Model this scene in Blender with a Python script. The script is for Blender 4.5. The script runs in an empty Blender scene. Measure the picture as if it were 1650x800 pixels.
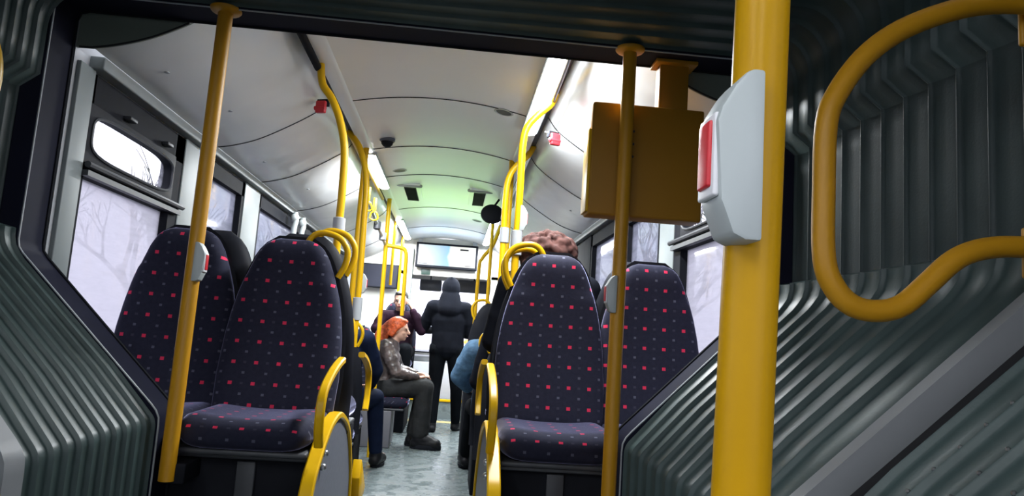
import bpy, bmesh, math, random
from math import sin, cos, pi, radians, sqrt, atan2
from mathutils import Vector, Matrix, Quaternion

S = bpy.context.scene
COL = S.collection
random.seed(7)

# ------------------------------------------------------------------ camera
F_PX = 1150.0
cx_ = Vector((0.99414503, -0.08430913, 0.06758426))
# rows: camera right / down / forward expressed in world axes (X right, Y front of bus, Z up)
R_ = Vector((0.99414503, -0.08430913, 0.06758426))
D_ = Vector((0.0773645, 0.11872102, -0.98990911))
FW = Vector((0.07543471, 0.98934185, 0.12454845))
cam_d = bpy.data.cameras.new('camera')
cam = bpy.data.objects.new('camera', cam_d)
COL.objects.link(cam)
M = Matrix.Identity(4)
for i in range(3):
    M[i][0] = R_[i]; M[i][1] = -D_[i]; M[i][2] = -FW[i]
M.translation = (0.147, 0.0, 1.12)
cam.matrix_world = M
cam_d.sensor_width = 36.0
cam_d.lens = F_PX / 1650.0 * 36.0
cam_d.clip_start = 0.02
cam_d.clip_end = 500
S.camera = cam

# ------------------------------------------------------------------ world, exposure, lamps
S.view_settings.view_transform = 'Standard'
S.view_settings.look = 'None'
S.view_settings.exposure = 0.37
S.view_settings.gamma = 1.0
S.view_settings.use_curve_mapping = False
w = bpy.data.worlds.new('overcast'); S.world = w; w.use_nodes = True
nt = w.node_tree; bg = nt.nodes['Background']
tc = nt.nodes.new('ShaderNodeTexCoord'); sx = nt.nodes.new('ShaderNodeSeparateXYZ')
rp = nt.nodes.new('ShaderNodeValToRGB')
nt.links.new(tc.outputs['Generated'], sx.inputs[0]); nt.links.new(sx.outputs['Z'], rp.inputs[0])
rp.color_ramp.elements[0].position = 0.0; rp.color_ramp.elements[0].color = (0.80, 0.80, 0.92, 1)
rp.color_ramp.elements[1].position = 0.6; rp.color_ramp.elements[1].color = (0.90, 0.93, 1.0, 1)
nt.links.new(rp.outputs[0], bg.inputs[0]); bg.inputs[1].default_value = 2.5
S.cycles.max_bounces = 7
S.cycles.diffuse_bounces = 4
S.cycles.glossy_bounces = 4
S.cycles.transparent_max_bounces = 16
S.cycles.caustics_reflective = False
S.cycles.caustics_refractive = False
S.cycles.sample_clamp_indirect = 4

STRIP_POWER = 42.0      # watts per metre of ceiling light strip
GREEN_POWER = 4.0

def area_lamp(name, loc, size, power, col, rot=(0, 0, 0)):
    l = bpy.data.lights.new(name, 'AREA'); l.shape = 'RECTANGLE'
    l.size, l.size_y = size; l.energy = power; l.color = col
    o = bpy.data.objects.new(name, l); COL.objects.link(o)
    o.location = loc; o.rotation_euler = rot
    return o

# ------------------------------------------------------------------ materials
MATS = {}
def mat(name, col, rough=0.5, metal=0.0, spec=0.5, bump=None, sheen=None, emit=None, noise=None, coat=None):
    if name in MATS: return MATS[name]
    m = bpy.data.materials.new(name); m.use_nodes = True
    n = m.node_tree.nodes; L = m.node_tree.links; b = n['Principled BSDF']
    b.inputs['Base Color'].default_value = (*col, 1); b.inputs['Roughness'].default_value = rough
    b.inputs['Metallic'].default_value = metal; b.inputs['Specular IOR Level'].default_value = spec
    if sheen:
        b.inputs['Sheen Weight'].default_value = sheen; b.inputs['Sheen Roughness'].default_value = 0.35
        b.inputs['Sheen Tint'].default_value = (0.75, 0.75, 1.0, 1)
    if coat: b.inputs['Coat Weight'].default_value = coat
    if emit:
        b.inputs['Emission Color'].default_value = (*emit[0], 1); b.inputs['Emission Strength'].default_value = emit[1]
    tcn = None
    if bump or noise:
        tcn = n.new('ShaderNodeTexCoord')
    if noise:      # (scale, amount) colour mottling that belongs to the surface
        t = n.new('ShaderNodeTexNoise'); t.inputs['Scale'].default_value = noise[0]; t.inputs['Detail'].default_value = 4
        L.new(tcn.outputs['Object'], t.inputs['Vector'])
        r = n.new('ShaderNodeValToRGB'); a = noise[1]
        r.color_ramp.elements[0].position = 0.3; r.color_ramp.elements[1].position = 0.7
        r.color_ramp.elements[0].color = (*[c * (1 - a) for c in col], 1)
        r.color_ramp.elements[1].color = (*[min(1, c * (1 + a)) for c in col], 1)
        L.new(t.outputs[0], r.inputs[0]); L.new(r.outputs[0], b.inputs['Base Color'])
    if bump:
        t = n.new('ShaderNodeTexNoise'); t.inputs['Scale'].default_value = bump[0]
        L.new(tcn.outputs['Object'], t.inputs['Vector'])
        bp = n.new('ShaderNodeBump'); bp.inputs['Strength'].default_value = bump[1]; bp.inputs['Distance'].default_value = bump[2] if len(bump) > 2 else 0.01
        L.new(t.outputs[0], bp.inputs['Height']); L.new(bp.outputs[0], b.inputs['Normal'])
    MATS[name] = m
    return m

YELP = mat('deep_yellow_enamel', (0.44, 0.235, 0.001), 0.36, spec=0.16, noise=(6, 0.05))
YEL = mat('yellow_enamel', (0.62, 0.36, 0.002), 0.36, spec=0.25, noise=(6, 0.06))
YELD = mat('ochre_enamel', (0.50, 0.24, 0.006), 0.45, spec=0.4, noise=(3, 0.05))
CHROME = mat('dull_steel', (0.55, 0.56, 0.58), 0.28, 0.9, noise=(20, 0.08))
GREYP = mat('grey_plastic', (0.36, 0.38, 0.40), 0.4, noise=(8, 0.04))
BOXM = mat('dimmed_ochre_enamel', (0.34, 0.16, 0.010), 0.55, spec=0.3, noise=(3, 0.05))  # same paint as the poles, with the box's shade put into the colour
TRIMG = mat('trim_grey', (0.24, 0.26, 0.265), 0.5, spec=.3, noise=(8, 0.04))
LGREYP = mat('light_grey_plastic', (0.40, 0.44, 0.44), 0.42, noise=(8, 0.03))
REDP = mat('red_plastic', (0.55, 0.02, 0.03), 0.4, noise=(8, 0.05))
WHITEP = mat('white_plastic', (0.72, 0.72, 0.74), 0.4, noise=(8, 0.03))
BLK = mat('black_plastic', (0.012, 0.013, 0.017), 0.7, spec=.06, noise=(10, 0.15))
BLKS = mat('black_shell', (0.012, 0.013, 0.018), 0.6, spec=.12, noise=(10, 0.15))
DGREY = mat('dark_grey_plastic', (0.04, 0.043, 0.05), 0.5, noise=(10, 0.1))
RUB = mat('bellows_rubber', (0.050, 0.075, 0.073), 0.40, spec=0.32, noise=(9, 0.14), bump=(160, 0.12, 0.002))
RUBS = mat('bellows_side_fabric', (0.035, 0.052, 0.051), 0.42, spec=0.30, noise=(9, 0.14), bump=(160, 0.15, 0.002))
FRAMEB = mat('joint_frame_black', (0.010, 0.011, 0.022), 0.6, spec=.06, noise=(6, 0.12))
FRAMEG = mat('joint_frame_grey', (0.20, 0.21, 0.22), 0.5, spec=.3, noise=(5, 0.06))
PILLAR = mat('pillar_grey', (0.16, 0.185, 0.19), 0.5, noise=(4, 0.05))
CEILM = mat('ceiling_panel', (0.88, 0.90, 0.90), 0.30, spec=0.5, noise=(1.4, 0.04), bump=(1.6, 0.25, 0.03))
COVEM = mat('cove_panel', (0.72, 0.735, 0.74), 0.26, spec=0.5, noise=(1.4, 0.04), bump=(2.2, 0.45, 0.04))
SEAM = mat('seam_black', (0.01, 0.01, 0.012), 0.6, noise=(9, 0.1))
GUSM = mat('gusset_grey_green', (0.17, 0.20, 0.175), 0.5, noise=(5, 0.06))
WALLM = mat('wall_panel', (0.30, 0.31, 0.33), 0.5, noise=(3, 0.05))
CREAM = mat('cream_panel', (0.66, 0.65, 0.60), 0.45, noise=(3, 0.03))
PANELG = mat('side_panel_grey', (0.13, 0.14, 0.17), 0.45, noise=(60, 0.1))

def floor_mat():
    m = bpy.data.materials.new('bus_floor_vinyl'); m.use_nodes = True
    n = m.node_tree.nodes; L = m.node_tree.links; b = n['Principled BSDF']
    tcn = n.new('ShaderNodeTexCoord')
    t = n.new('ShaderNodeTexNoise'); t.inputs['Scale'].default_value = 7; t.inputs['Detail'].default_value = 5
    L.new(tcn.outputs['Object'], t.inputs['Vector'])
    r = n.new('ShaderNodeValToRGB')
    r.color_ramp.elements[0].position = 0.34; r.color_ramp.elements[0].color = (0.065, 0.082, 0.085, 1)
    r.color_ramp.elements[1].position = 0.50; r.color_ramp.elements[1].color = (0.15, 0.18, 0.185, 1)
    L.new(t.outputs[0], r.inputs[0]); L.new(r.outputs[0], b.inputs['Base Color'])
    r2 = n.new('ShaderNodeValToRGB')
    r2.color_ramp.elements[0].position = 0.35; r2.color_ramp.elements[0].color = (0.5, 0.5, 0.5, 1)
    r2.color_ramp.elements[1].position = 0.6; r2.color_ramp.elements[1].color = (0.16, 0.16, 0.16, 1)
    L.new(t.outputs[0], r2.inputs[0]); L.new(r2.outputs[0], b.inputs['Roughness'])
    t2 = n.new('ShaderNodeTexNoise'); t2.inputs['Scale'].default_value = 22
    L.new(tcn.outputs['Object'], t2.inputs['Vector'])
    bp = n.new('ShaderNodeBump'); bp.inputs['Strength'].default_value = 0.5; bp.inputs['Distance'].default_value = 0.006
    L.new(t2.outputs[0], bp.inputs['Height']); L.new(bp.outputs[0], b.inputs['Normal'])
    return m
FLOORM = floor_mat()

def fabric_mat():
    """navy moquette: rows of pinkish red squares, small grey squares in between"""
    m = bpy.data.materials.new('seat_moquette'); m.use_nodes = True
    n = m.node_tree.nodes; L = m.node_tree.links; b = n['Principled BSDF']
    tcn = n.new('ShaderNodeTexCoord'); sp = n.new('ShaderNodeSeparateXYZ')
    L.new(tcn.outputs['UV'], sp.inputs[0])
    def mth(op, a, bb=None, c=None):
        k = n.new('ShaderNodeMath'); k.operation = op
        for i, v in enumerate((a, bb, c)):
            if v is None: continue
            if isinstance(v, (int, float)): k.inputs[i].default_value = v
            else: L.new(v, k.inputs[i])
        return k.outputs[0]
    def squares(ox, oy, px, py, hw, hh, jit=0.0):
        u = mth('ADD', sp.outputs['X'], ox); v = mth('ADD', sp.outputs['Y'], oy)
        fu = mth('ABSOLUTE', mth('SUBTRACT', mth('FRACT', mth('DIVIDE', u, px)), 0.5))
        fv = mth('ABSOLUTE', mth('SUBTRACT', mth('FRACT', mth('DIVIDE', v, py)), 0.5))
        return mth('MULTIPLY', mth('LESS_THAN', fu, hw / px), mth('LESS_THAN', fv, hh / py))
    P = 0.081
    red = squares(0, 0, P, P, .0072, .0064)
    grey = squares(P / 2, P / 2, P, P, .0052, .0046)
    dk = squares(P / 2, 0, P, P, .0055, .0045)
    nz = n.new('ShaderNodeTexNoise'); nz.inputs['Scale'].default_value = 60; L.new(tcn.outputs['UV'], nz.inputs['Vector'])
    base = n.new('ShaderNodeValToRGB')
    base.color_ramp.elements[0].color = (0.010, 0.011, 0.024, 1); base.color_ramp.elements[1].color = (0.021, 0.022, 0.043, 1)
    L.new(nz.outputs[0], base.inputs[0])
    def mix(f, a, col):
        k = n.new('ShaderNodeMix'); k.data_type = 'RGBA'
        L.new(f, k.inputs[0]); L.new(a, k.inputs[6]); k.inputs[7].default_value = (*col, 1)
        return k.outputs[2]
    c = mix(dk, base.outputs[0], (0.035, 0.036, 0.06))
    c = mix(grey, c, (0.085, 0.09, 0.13))
    c = mix(red, c, (0.62, 0.028, 0.085))
    L.new(c, b.inputs['Base Color'])
    b.inputs['Roughness'].default_value = 0.85; b.inputs['Specular IOR Level'].default_value = 0.2
    b.inputs['Sheen Weight'].default_value = 1.0; b.inputs['Sheen Roughness'].default_value = 0.22
    b.inputs['Sheen Tint'].default_value = (0.6, 0.62, 1.0, 1)
    bp = n.new('ShaderNodeBump'); bp.inputs['Strength'].default_value = 0.2; bp.inputs['Distance'].default_value = 0.002
    nz2 = n.new('ShaderNodeTexNoise'); nz2.inputs['Scale'].default_value = 300; L.new(tcn.outputs['UV'], nz2.inputs['Vector'])
    L.new(nz2.outputs[0], bp.inputs['Height']); L.new(bp.outputs[0], b.inputs['Normal'])
    return m
FAB = fabric_mat()

def glass_mat(name, tint, haze, hazecol):
    m = bpy.data.materials.new(name); m.use_nodes = True
    n = m.node_tree.nodes; L = m.node_tree.links
    for k in list(n):
        if k.type != 'OUTPUT_MATERIAL': n.remove(k)
    out = [k for k in n if k.type == 'OUTPUT_MATERIAL'][0]
    tr = n.new('ShaderNodeBsdfTransparent'); tr.inputs[0].default_value = (*tint, 1)
    tl = n.new('ShaderNodeBsdfTranslucent'); tl.inputs[0].default_value = (*hazecol, 1)
    mx = n.new('ShaderNodeMixShader')
    tcn = n.new('ShaderNodeTexCoord'); mp = n.new('ShaderNodeMapping'); mp.inputs['Scale'].default_value = (1, 2.2, 14)
    nz = n.new('ShaderNodeTexNoise'); nz.inputs['Scale'].default_value = 2.0; nz.inputs['Detail'].default_value = 6
    L.new(tcn.outputs['Object'], mp.inputs[0]); L.new(mp.outputs[0], nz.inputs['Vector'])
    r = n.new('ShaderNodeMapRange'); r.inputs['From Min'].default_value = 0.35; r.inputs['From Max'].default_value = 0.7
    r.inputs['To Min'].default_value = min(1, haze + 0.08); r.inputs['To Max'].default_value = max(0, haze - 0.12)
    L.new(nz.outputs[0], r.inputs[0]); L.new(r.outputs[0], mx.inputs[0])
    L.new(tr.outputs[0], mx.inputs[1]); L.new(tl.outputs[0], mx.inputs[2])
    gl = n.new('ShaderNodeBsdfGlossy'); gl.inputs['Roughness'].default_value = 0.05
    lw = n.new('ShaderNodeLayerWeight'); lw.inputs[0].default_value = .5
    pw = n.new('ShaderNodeMath'); pw.operation = 'POWER'; L.new(lw.outputs['Facing'], pw.inputs[0]); pw.inputs[1].default_value = 4
    fr = n.new('ShaderNodeMath'); fr.operation = 'MULTIPLY'; L.new(pw.outputs[0], fr.inputs[0]); fr.inputs[1].default_value = .35
    m2 = n.new('ShaderNodeMixShader'); L.new(fr.outputs[0], m2.inputs[0]); L.new(mx.outputs[0], m2.inputs[1]); L.new(gl.outputs[0], m2.inputs[2])
    L.new(m2.outputs[0], out.inputs[0])
    return m
GLASS_HAZE = glass_mat('hazed_lilac_glass', (0.58, 0.575, 0.61), 0.62, (0.74, 0.725, 0.78))
GLASS = glass_mat('clear_tinted_glass', (0.52, 0.54, 0.58), 0.42, (0.62, 0.62, 0.70))
GLASS_TOP = glass_mat('clear_glass', (0.97, 0.97, 1.0), 0.12, (0.8, 0.8, 0.9))

# ------------------------------------------------------------------ mesh helpers
class MB:
    def __init__(s): s.v = []; s.f = []; s.smooth = True; s.uv = None
    def add(s, vs, fs):
        o = len(s.v); s.v += [tuple(v) for v in vs]; s.f += [tuple(i + o for i in f) for f in fs]; return s
    def box(s, a, b, bev=0.0):
        x0, y0, z0 = [min(a[i], b[i]) for i in range(3)]; x1, y1, z1 = [max(a[i], b[i]) for i in range(3)]
        if bev > 0:
            bev = min(bev, (x1 - x0) * .49, (y1 - y0) * .49, (z1 - z0) * .49)
            bm = bmesh.new(); bmesh.ops.create_cube(bm, size=1)
            for v in bm.verts:
                v.co = Vector(((x0 + x1) / 2 + v.co.x * (x1 - x0), (y0 + y1) / 2 + v.co.y * (y1 - y0), (z0 + z1) / 2 + v.co.z * (z1 - z0)))
            bmesh.ops.bevel(bm, geom=bm.edges[:] + bm.verts[:], offset=bev, segments=3, affect='EDGES', profile=0.5)
            s.bm(bm); return s
        vs = [(x0, y0, z0), (x1, y0, z0), (x1, y1, z0), (x0, y1, z0), (x0, y0, z1), (x1, y0, z1), (x1, y1, z1), (x0, y1, z1)]
        return s.add(vs, [(0, 3, 2, 1), (4, 5, 6, 7), (0, 1, 5, 4), (1, 2, 6, 5), (2, 3, 7, 6), (3, 0, 4, 7)])
    def bm(s, bm):
        bm.verts.index_update()
        s.add([v.co[:] for v in bm.verts], [[v.index for v in f.verts] for f in bm.faces]); bm.free(); return s
    def tube(s, pts, r, n=14, cap=True, flat=None):
        """swept tube; r number or list; flat=(a,b) gives a rectangle-like oval with half sizes a along the first normal"""
        P = [Vector(p) for p in pts]; m = len(P)
        rs = r if isinstance(r, (list, tuple)) else [r] * m
        T = []
        for i in range(m):
            a = P[min(i + 1, m - 1)] - P[max(i - 1, 0)]
            T.append(a.normalized())
        up = Vector((0, 0, 1)) if abs(T[0].z) < 0.9 else Vector((1, 0, 0))
        N = (up - T[0] * up.dot(T[0])).normalized()
        vs = []
        for i in range(m):
            if i:
                q = T[i - 1].rotation_difference(T[i]); N = q @ N; N = (N - T[i] * N.dot(T[i])).normalized()
            B = T[i].cross(N)
            for k in range(n):
                a = 2 * pi * k / n
                vs.append(P[i] + (N * cos(a) + B * sin(a)) * rs[i])
        fs = [(i * n + k, i * n + (k + 1) % n, (i + 1) * n + (k + 1) % n, (i + 1) * n + k) for i in range(m - 1) for k in range(n)]
        if cap: fs += [tuple(range(n))[::-1], tuple((m - 1) * n + k for k in range(n))]
        return s.add(vs, fs)
    def strip(s, pts, wvec, half, th):
        """flat bar swept along pts: half width along wvec, half thickness th across"""
        P = [Vector(p) for p in pts]; m = len(P); W = Vector(wvec).normalized(); vs = []
        for i in range(m):
            t = (P[min(i + 1, m - 1)] - P[max(i - 1, 0)]).normalized(); nn = t.cross(W).normalized()
            c = min(half, th) * .4
            for a, b in ((half - c, th), (half, th - c), (half, -th + c), (half - c, -th), (-half + c, -th), (-half, -th + c), (-half, th - c), (-half + c, th)):
                vs.append(P[i] + W * a + nn * b)
        n = 8
        fs = [(i * n + k, i * n + (k + 1) % n, (i + 1) * n + (k + 1) % n, (i + 1) * n + k) for i in range(m - 1) for k in range(n)]
        fs += [tuple(range(n))[::-1], tuple((m - 1) * n + k for k in range(n))]
        return s.add(vs, fs)
    def lathe(s, prof, n=24, o=(0, 0, 0), axis='z'):
        vs = []
        for r, z in prof:
            for k in range(n):
                a = 2 * pi * k / n; p = (r * cos(a), r * sin(a), z)
                if axis == 'y': p = (p[0], p[2], p[1])
                if axis == 'x': p = (p[2], p[0], p[1])
                vs.append((p[0] + o[0], p[1] + o[1], p[2] + o[2]))
        m = len(prof)
        fs = [(i * n + k, i * n + (k + 1) % n, (i + 1) * n + (k + 1) % n, (i + 1) * n + k) for i in range(m - 1) for k in range(n)]
        fs += [tuple(range(n))[::-1], tuple((m - 1) * n + k for k in range(n))]
        return s.add(vs, fs)
    def prism(s, poly, axis, a, b, bev=0.0):
        """polygon (2-D pairs) extruded along axis from a to b"""
        def P(p, t):
            return {'x': (t, p[0], p[1]), 'y': (p[0], t, p[1]), 'z': (p[0], p[1], t)}[axis]
        bm = bmesh.new()
        va = [bm.verts.new(P(p, a)) for p in poly]; vb = [bm.verts.new(P(p, b)) for p in poly]
        n = len(poly)
        bm.faces.new(va); bm.faces.new(vb[::-1])
        for i in range(n): bm.faces.new((va[i], vb[i], vb[(i + 1) % n], va[(i + 1) % n]))
        bmesh.ops.recalc_face_normals(bm, faces=bm.faces[:])
        if bev: bmesh.ops.bevel(bm, geom=bm.edges[:], offset=bev, segments=2, affect='EDGES', profile=0.5)
        return s.bm(bm)
    def grid(s, rows, closed=False):
        m = len(rows); n = len(rows[0]); vs = [p for r in rows for p in r]
        fs = []
        for i in range(m - 1):
            for k in range(n if closed else n - 1):
                fs.append((i * n + k, i * n + (k + 1) % n, (i + 1) * n + (k + 1) % n, (i + 1) * n + k))
        return s.add(vs, fs)
    def ball(s, c, r, n=10):
        bm = bmesh.new(); bmesh.ops.create_uvsphere(bm, u_segments=n * 2, v_segments=n, radius=1)
        rr = r if isinstance(r, (tuple, list)) else (r, r, r)
        for v in bm.verts: v.co = Vector((v.co.x * rr[0] + c[0], v.co.y * rr[1] + c[1], v.co.z * rr[2] + c[2]))
        return s.bm(bm)

def obj(name, mb, m, parent=None, smooth=40, loc=None):
    me = bpy.data.meshes.new(name); me.from_pydata(mb.v, [], mb.f)
    bm = bmesh.new(); bm.from_mesh(me); bmesh.ops.recalc_face_normals(bm, faces=bm.faces[:]); bm.to_mesh(me); bm.free()
    o = bpy.data.objects.new(name, me); COL.objects.link(o)
    for k in (m if isinstance(m, (list, tuple)) else [m]): me.materials.append(k)
    if parent is not None: o.parent = parent
    if loc: o.location = loc
    if smooth:
        for p in me.polygons: p.use_smooth = True
        me.set_sharp_from_angle(angle=radians(smooth))
    me.update()
    return o
def tag(o, label=None, cat=None, group=None, kind=None):
    if label: o['label'] = label
    if cat: o['category'] = cat
    if group: o['group'] = group
    if kind: o['kind'] = kind
    return o
def thing(name, label, cat, loc=(0, 0, 0), rz=0, group=None):
    o = bpy.data.objects.new(name, None); COL.objects.link(o); o.location = loc; o.rotation_euler = (0, 0, rz)
    o.empty_display_size = 0.05
    return tag(o, label, cat, group)
def struct(name, mb, m, parent=None, smooth=30):
    o = obj(name, mb, m, parent, smooth)
    if parent is None: o['kind'] = 'structure'
    return o
def dup(root, loc, rz=None, label=None, group=None, skip=()):
    r = root.copy(); COL.objects.link(r); r.location = loc
    if rz is not None: r.rotation_euler = (0, 0, rz)
    if label: r['label'] = label
    if group: r['group'] = group
    for ch in list(root.children):
        if ch.name.split('.')[0] in skip: continue
        c = ch.copy(); COL.objects.link(c); c.parent = r
        for g in list(ch.children):
            d = g.copy(); COL.objects.link(d); d.parent = c
    return r
def catmull(pts, k=6):
    P = [Vector(p) for p in pts]; P = [P[0] * 2 - P[1]] + P + [P[-1] * 2 - P[-2]]; out = []
    for i in range(1, len(P) - 2):
        for j in range(k):
            t = j / k; a, b, c, d = P[i - 1], P[i], P[i + 1], P[i + 2]
            out.append(0.5 * ((2 * b) + (-a + c) * t + (2 * a - 5 * b + 4 * c - d) * t * t + (-a + 3 * b - 3 * c + d) * t ** 3))
    out.append(P[-2]); return out

# ------------------------------------------------------------------ the shell of the front section
Y0, Y1 = 2.45, 11.9
obj_floor = struct('floor', MB().box((-1.26, -0.2, -0.06), (1.26, 12.0, 0.0)), FLOORM)

# centre ceiling: shallow arch between the two side channels
def ceil_z(x): return 2.315 + 0.055 * (1 - (x / 0.47) ** 2)
rows = []
for y in (Y0 + .01, 4, 6, 8, 9.5):
    rows.append([(x, y, ceil_z(x)) for x in [-.47 + .94 * i / 20 for i in range(21)]])
c = MB().grid(rows)
c.grid([[(r[0][0], r[0][1], r[0][2] + .03) for _ in (0,)] + [(r[-1][0], r[-1][1], r[-1][2] + .03)] for r in rows])
ceiling = struct('ceiling', MB().grid(rows), CEILM)
SEAMS = [3.74, 4.75, 5.62, 7.1, 8.4]
for y in SEAMS:
    obj('panel_seam', MB().tube([(x, y, ceil_z(x) - .001) for x in [-.47 + .94 * i / 16 for i in range(17)]], 0.0035, 6), SEAM, ceiling)
for s in (-1, 1):
    # sloped band carrying the lamps, then dark slot, then cove down to the window trim
    obj('lamp_channel', MB().grid([[(s * .47, y, 2.315), (s * .485, y, 2.305), (s * .545, y, 2.30), (s * .55, y, 2.34)] for y in (Y0 + .01, 9.5)]), CEILM, ceiling)
    obj('dark_slot', MB().box((s * .545, Y0 + .01, 2.33), (s * .585, 9.5, 2.36)), SEAM, ceiling)
COVE = [(.58, 2.345), (.60, 2.315), (.64, 2.265), (.72, 2.205), (.84, 2.13), (.93, 2.08), (1.0, 2.05), (1.08, 2.025), (1.15, 2.01)]
CV = [Vector((p[0], 0, p[1])) for p in COVE]; CV = catmull(CV, 4)
def cove(side, s):
    rows = [[(s * p.x, y, p.z) for p in CV] for y in [Y0 + .02 + i * .35 for i in range(21)]]
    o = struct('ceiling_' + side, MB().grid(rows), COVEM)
    for y in (3.78, 4.66, 5.75, 7.2, 8.5):
        obj('panel_seam', MB().tube([(s * p.x, y, p.z - .001) for p in CV], 0.0035, 6), SEAM, o)
    for y, q in ((2.75, -2), (3.3, -3), (4.2, -2), (5.1, -3)):
        p = CV[q * 4]
        obj('panel_screw', MB().ball((s * p.x, y, p.z - .001), (.012, .012, .004), 5), GREYP, o)
    return o
cove('left', -1); cove('right', 1)
for s, sd in ((-1, 'left'), (1, 'right')):
    struct('trim_' + ('1' if s < 0 else '2'), MB().box((s * 1.15, Y0 + .1, 1.965), (s * 1.21, 9.5, 2.012), .006), TRIMG)

# side walls: sill panel, head rail, pillars; each window is its own object
WINS = {'left': [(2.575, 3.46), (3.70, 4.46), (4.80, 6.9), (7.15, 9.0)], 'right': [(2.575, 3.36), (3.60, 4.38), (4.62, 5.5), (6.2, 9.0)]}
wn = 1
for sd, s in (('left', -1), ('right', 1)):
    mb = MB().box((s * 1.2, Y0, 0), (s * 1.27, Y1, .93)).box((s * 1.2, Y0, 1.955), (s * 1.27, Y1, 2.22))
    ys = [Y0] + [v for ab in WINS[sd] for v in ab] + [Y1]
    for i in range(0, len(ys), 2):
        mb.box((s * 1.2, ys[i], .93), (s * 1.27, ys[i + 1], 1.955))
    wall = struct('wall_' + sd, mb, WALLM)
    for i in range(0, len(ys) - 2, 2):
        a, b = ys[i], ys[i + 1]
        pm = MB().box((s * 1.185, a + (.0 if i else .02), .93), (s * 1.205, b, 1.965), .004)
        obj('pillar_cover', pm, (BLK if (sd == 'right' and i == 6) else PILLAR), wall)
    for k, (a, b) in enumerate(WINS[sd]):
        z0, z1 = .93, 1.955
        hop = (k == 0)
        fm = MB()
        t = .045
        top = .12 if hop else .085
        fm.box((s * 1.19, a, z0), (s * 1.25, a + (.02 if hop else t), z1)); fm.box((s * 1.19, b - (.10 if hop else t), z0), (s * 1.25, b, z1))
        fm.box((s * 1.19, a, z1 - top), (s * 1.25, b, z1)); fm.box((s * 1.19, a, z0), (s * 1.25, b, z0 + t))
        if hop: fm.box((s * 1.19, a, 1.585), (s * 1.25, b, 1.64))
        win = struct('window_%d' % wn, fm, BLK); wn += 1
        if hop:
            # tilting upper light: frame with rounded opening
            ya, yb, za, zb = a + .0, b - .09, 1.64, 1.845
            oy, oz = (ya + yb) / 2, (za + zb) / 2; hy, hz = (yb - ya) / 2, (zb - za) / 2
            inner = []; outer = []
            for q in range(48):
                an = 2 * pi * q / 48; cc, ss_ = cos(an), sin(an)
                k_ = (abs(cc) ** 4.5 + abs(ss_) ** 4.5) ** (-1 / 4.5)
                inner.append((oy + cc * k_ * (hy - .028), oz + ss_ * k_ * (hz - .022)))
                k2 = 1 / max(abs(cc), abs(ss_)); outer.append((oy + cc * k2 * (hy + .004), oz + ss_ * k2 * (hz + .004)))
            rr = [[(s * 1.19, *p) for p in outer], [(s * 1.185, *p) for p in inner], [(s * 1.23, *p) for p in inner]]
            obj('vent_frame', MB().grid(rr, True), BLKS, win)
            obj('vent_gasket', MB().tube([(s * 1.184, *p) for p in inner + inner[:1]], .006, 6), DGREY, win)
            g1 = obj('vent_glass', MB().box((s * 1.225, ya, za), (s * 1.230, yb, zb)), GLASS_TOP, win, 0)
            obj('transom', MB().tube([(s * 1.17, a + .0, 1.625), (s * 1.17, b + .01, 1.625)], .012, 8).box((s * 1.165, a, 1.585), (s * 1.19, b - .02, 1.605)), DGREY, win)
            for yy in (a + .25, a + .62):
                obj('vent_catch', MB().box((s * 1.16, yy, 1.862), (s * 1.19, yy + .06, 1.878), .004), DGREY, win)
            obj('glass', MB().box((s * 1.225, a + .02, z0), (s * 1.230, b - .1, 1.6)), GLASS_HAZE, win, 0)
        else:
            obj('glass', MB().box((s * 1.225, a, z0), (s * 1.230, b, z1)), GLASS, win, 0)

# gusset plates that close the cove behind the joint frame
for s in (-1, 1):
    poly = [(s * 1.2, 2.14), (s * 1.2, 2.005)] + [(s * p.x, p.z - .004) for p in reversed(CV) if p.z < 2.135] + [(s * .82, 2.14)]
    g = obj('corner_gusset', MB().prism(poly, 'y', 2.452, 2.466), GUSM)
    g['kind'] = 'structure'
    obj('gusset_edge', MB().tube([(s * 1.19, 2.452, 2.005)] + [(s * p.x, 2.452, p.z - .004) for p in reversed(CV) if p.z < 2.135], .004, 6), SEAM, g)

# front bulkheads, screen wall, windscreen
yb = 9.45
bh = MB().box((-1.2, yb, 1.86), (1.2, yb + .06, 2.36)).box((-1.2, yb, 0), (-.52, yb + .06, 1.9)).box((.62, yb, 0), (1.2, yb + .06, 1.9))
struct('wall_front_bulkhead', bh, CREAM)
struct('trim_3', MB().box((-.53, yb - .08, 0), (-.42, yb, 2.2), .01), mat('green_grey_post', (0.16, 0.19, 0.18), .5, noise=(4, .05)))
fw = MB().box((-1.2, Y1 - .05, 0), (1.2, Y1 + .05, .78)).box((-1.2, Y1 - .05, 1.98), (1.2, Y1 + .05, 2.4))
fw.box((-1.2, 9.5, 2.3), (1.2, Y1, 2.34))
struct('wall_front', fw, CREAM)
ws = struct('window_windscreen', MB().box((-1.2, Y1 - .03, .92), (-1.12, Y1 + .03, 1.98)).box((1.12, Y1 - .03, .92), (1.2, Y1 + .03, 1.98)).box((-1.2, Y1 - .03, .76), (1.2, Y1 + .03, .80)), BLK)
obj('glass', MB().box((-1.12, Y1, .78), (1.12, Y1 + .005, 1.98)), GLASS_TOP, ws, 0)
dw = struct('wall_cab_partition', MB().box((-.42, 9.75, .25), (.75, 9.80, .72), .005), mat('cab_grey', (0.42, 0.43, 0.46), .5, noise=(4, .05)))
pf = struct('floor_front_platform', MB().box((-1.2, 9.6, 0), (1.2, Y1, .25)), FLOORM)
obj('step_edge', MB().box((-1.2, 9.585, .225), (1.2, 9.65, .256), .004), YEL, pf)
obj('step_stripe', MB().box((-.5, 9.2, .0), (.6, 9.38, .003)), mat('pale_yellow_vinyl', (.55, .47, .22), .35, noise=(5, .05)), pf)

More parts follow.
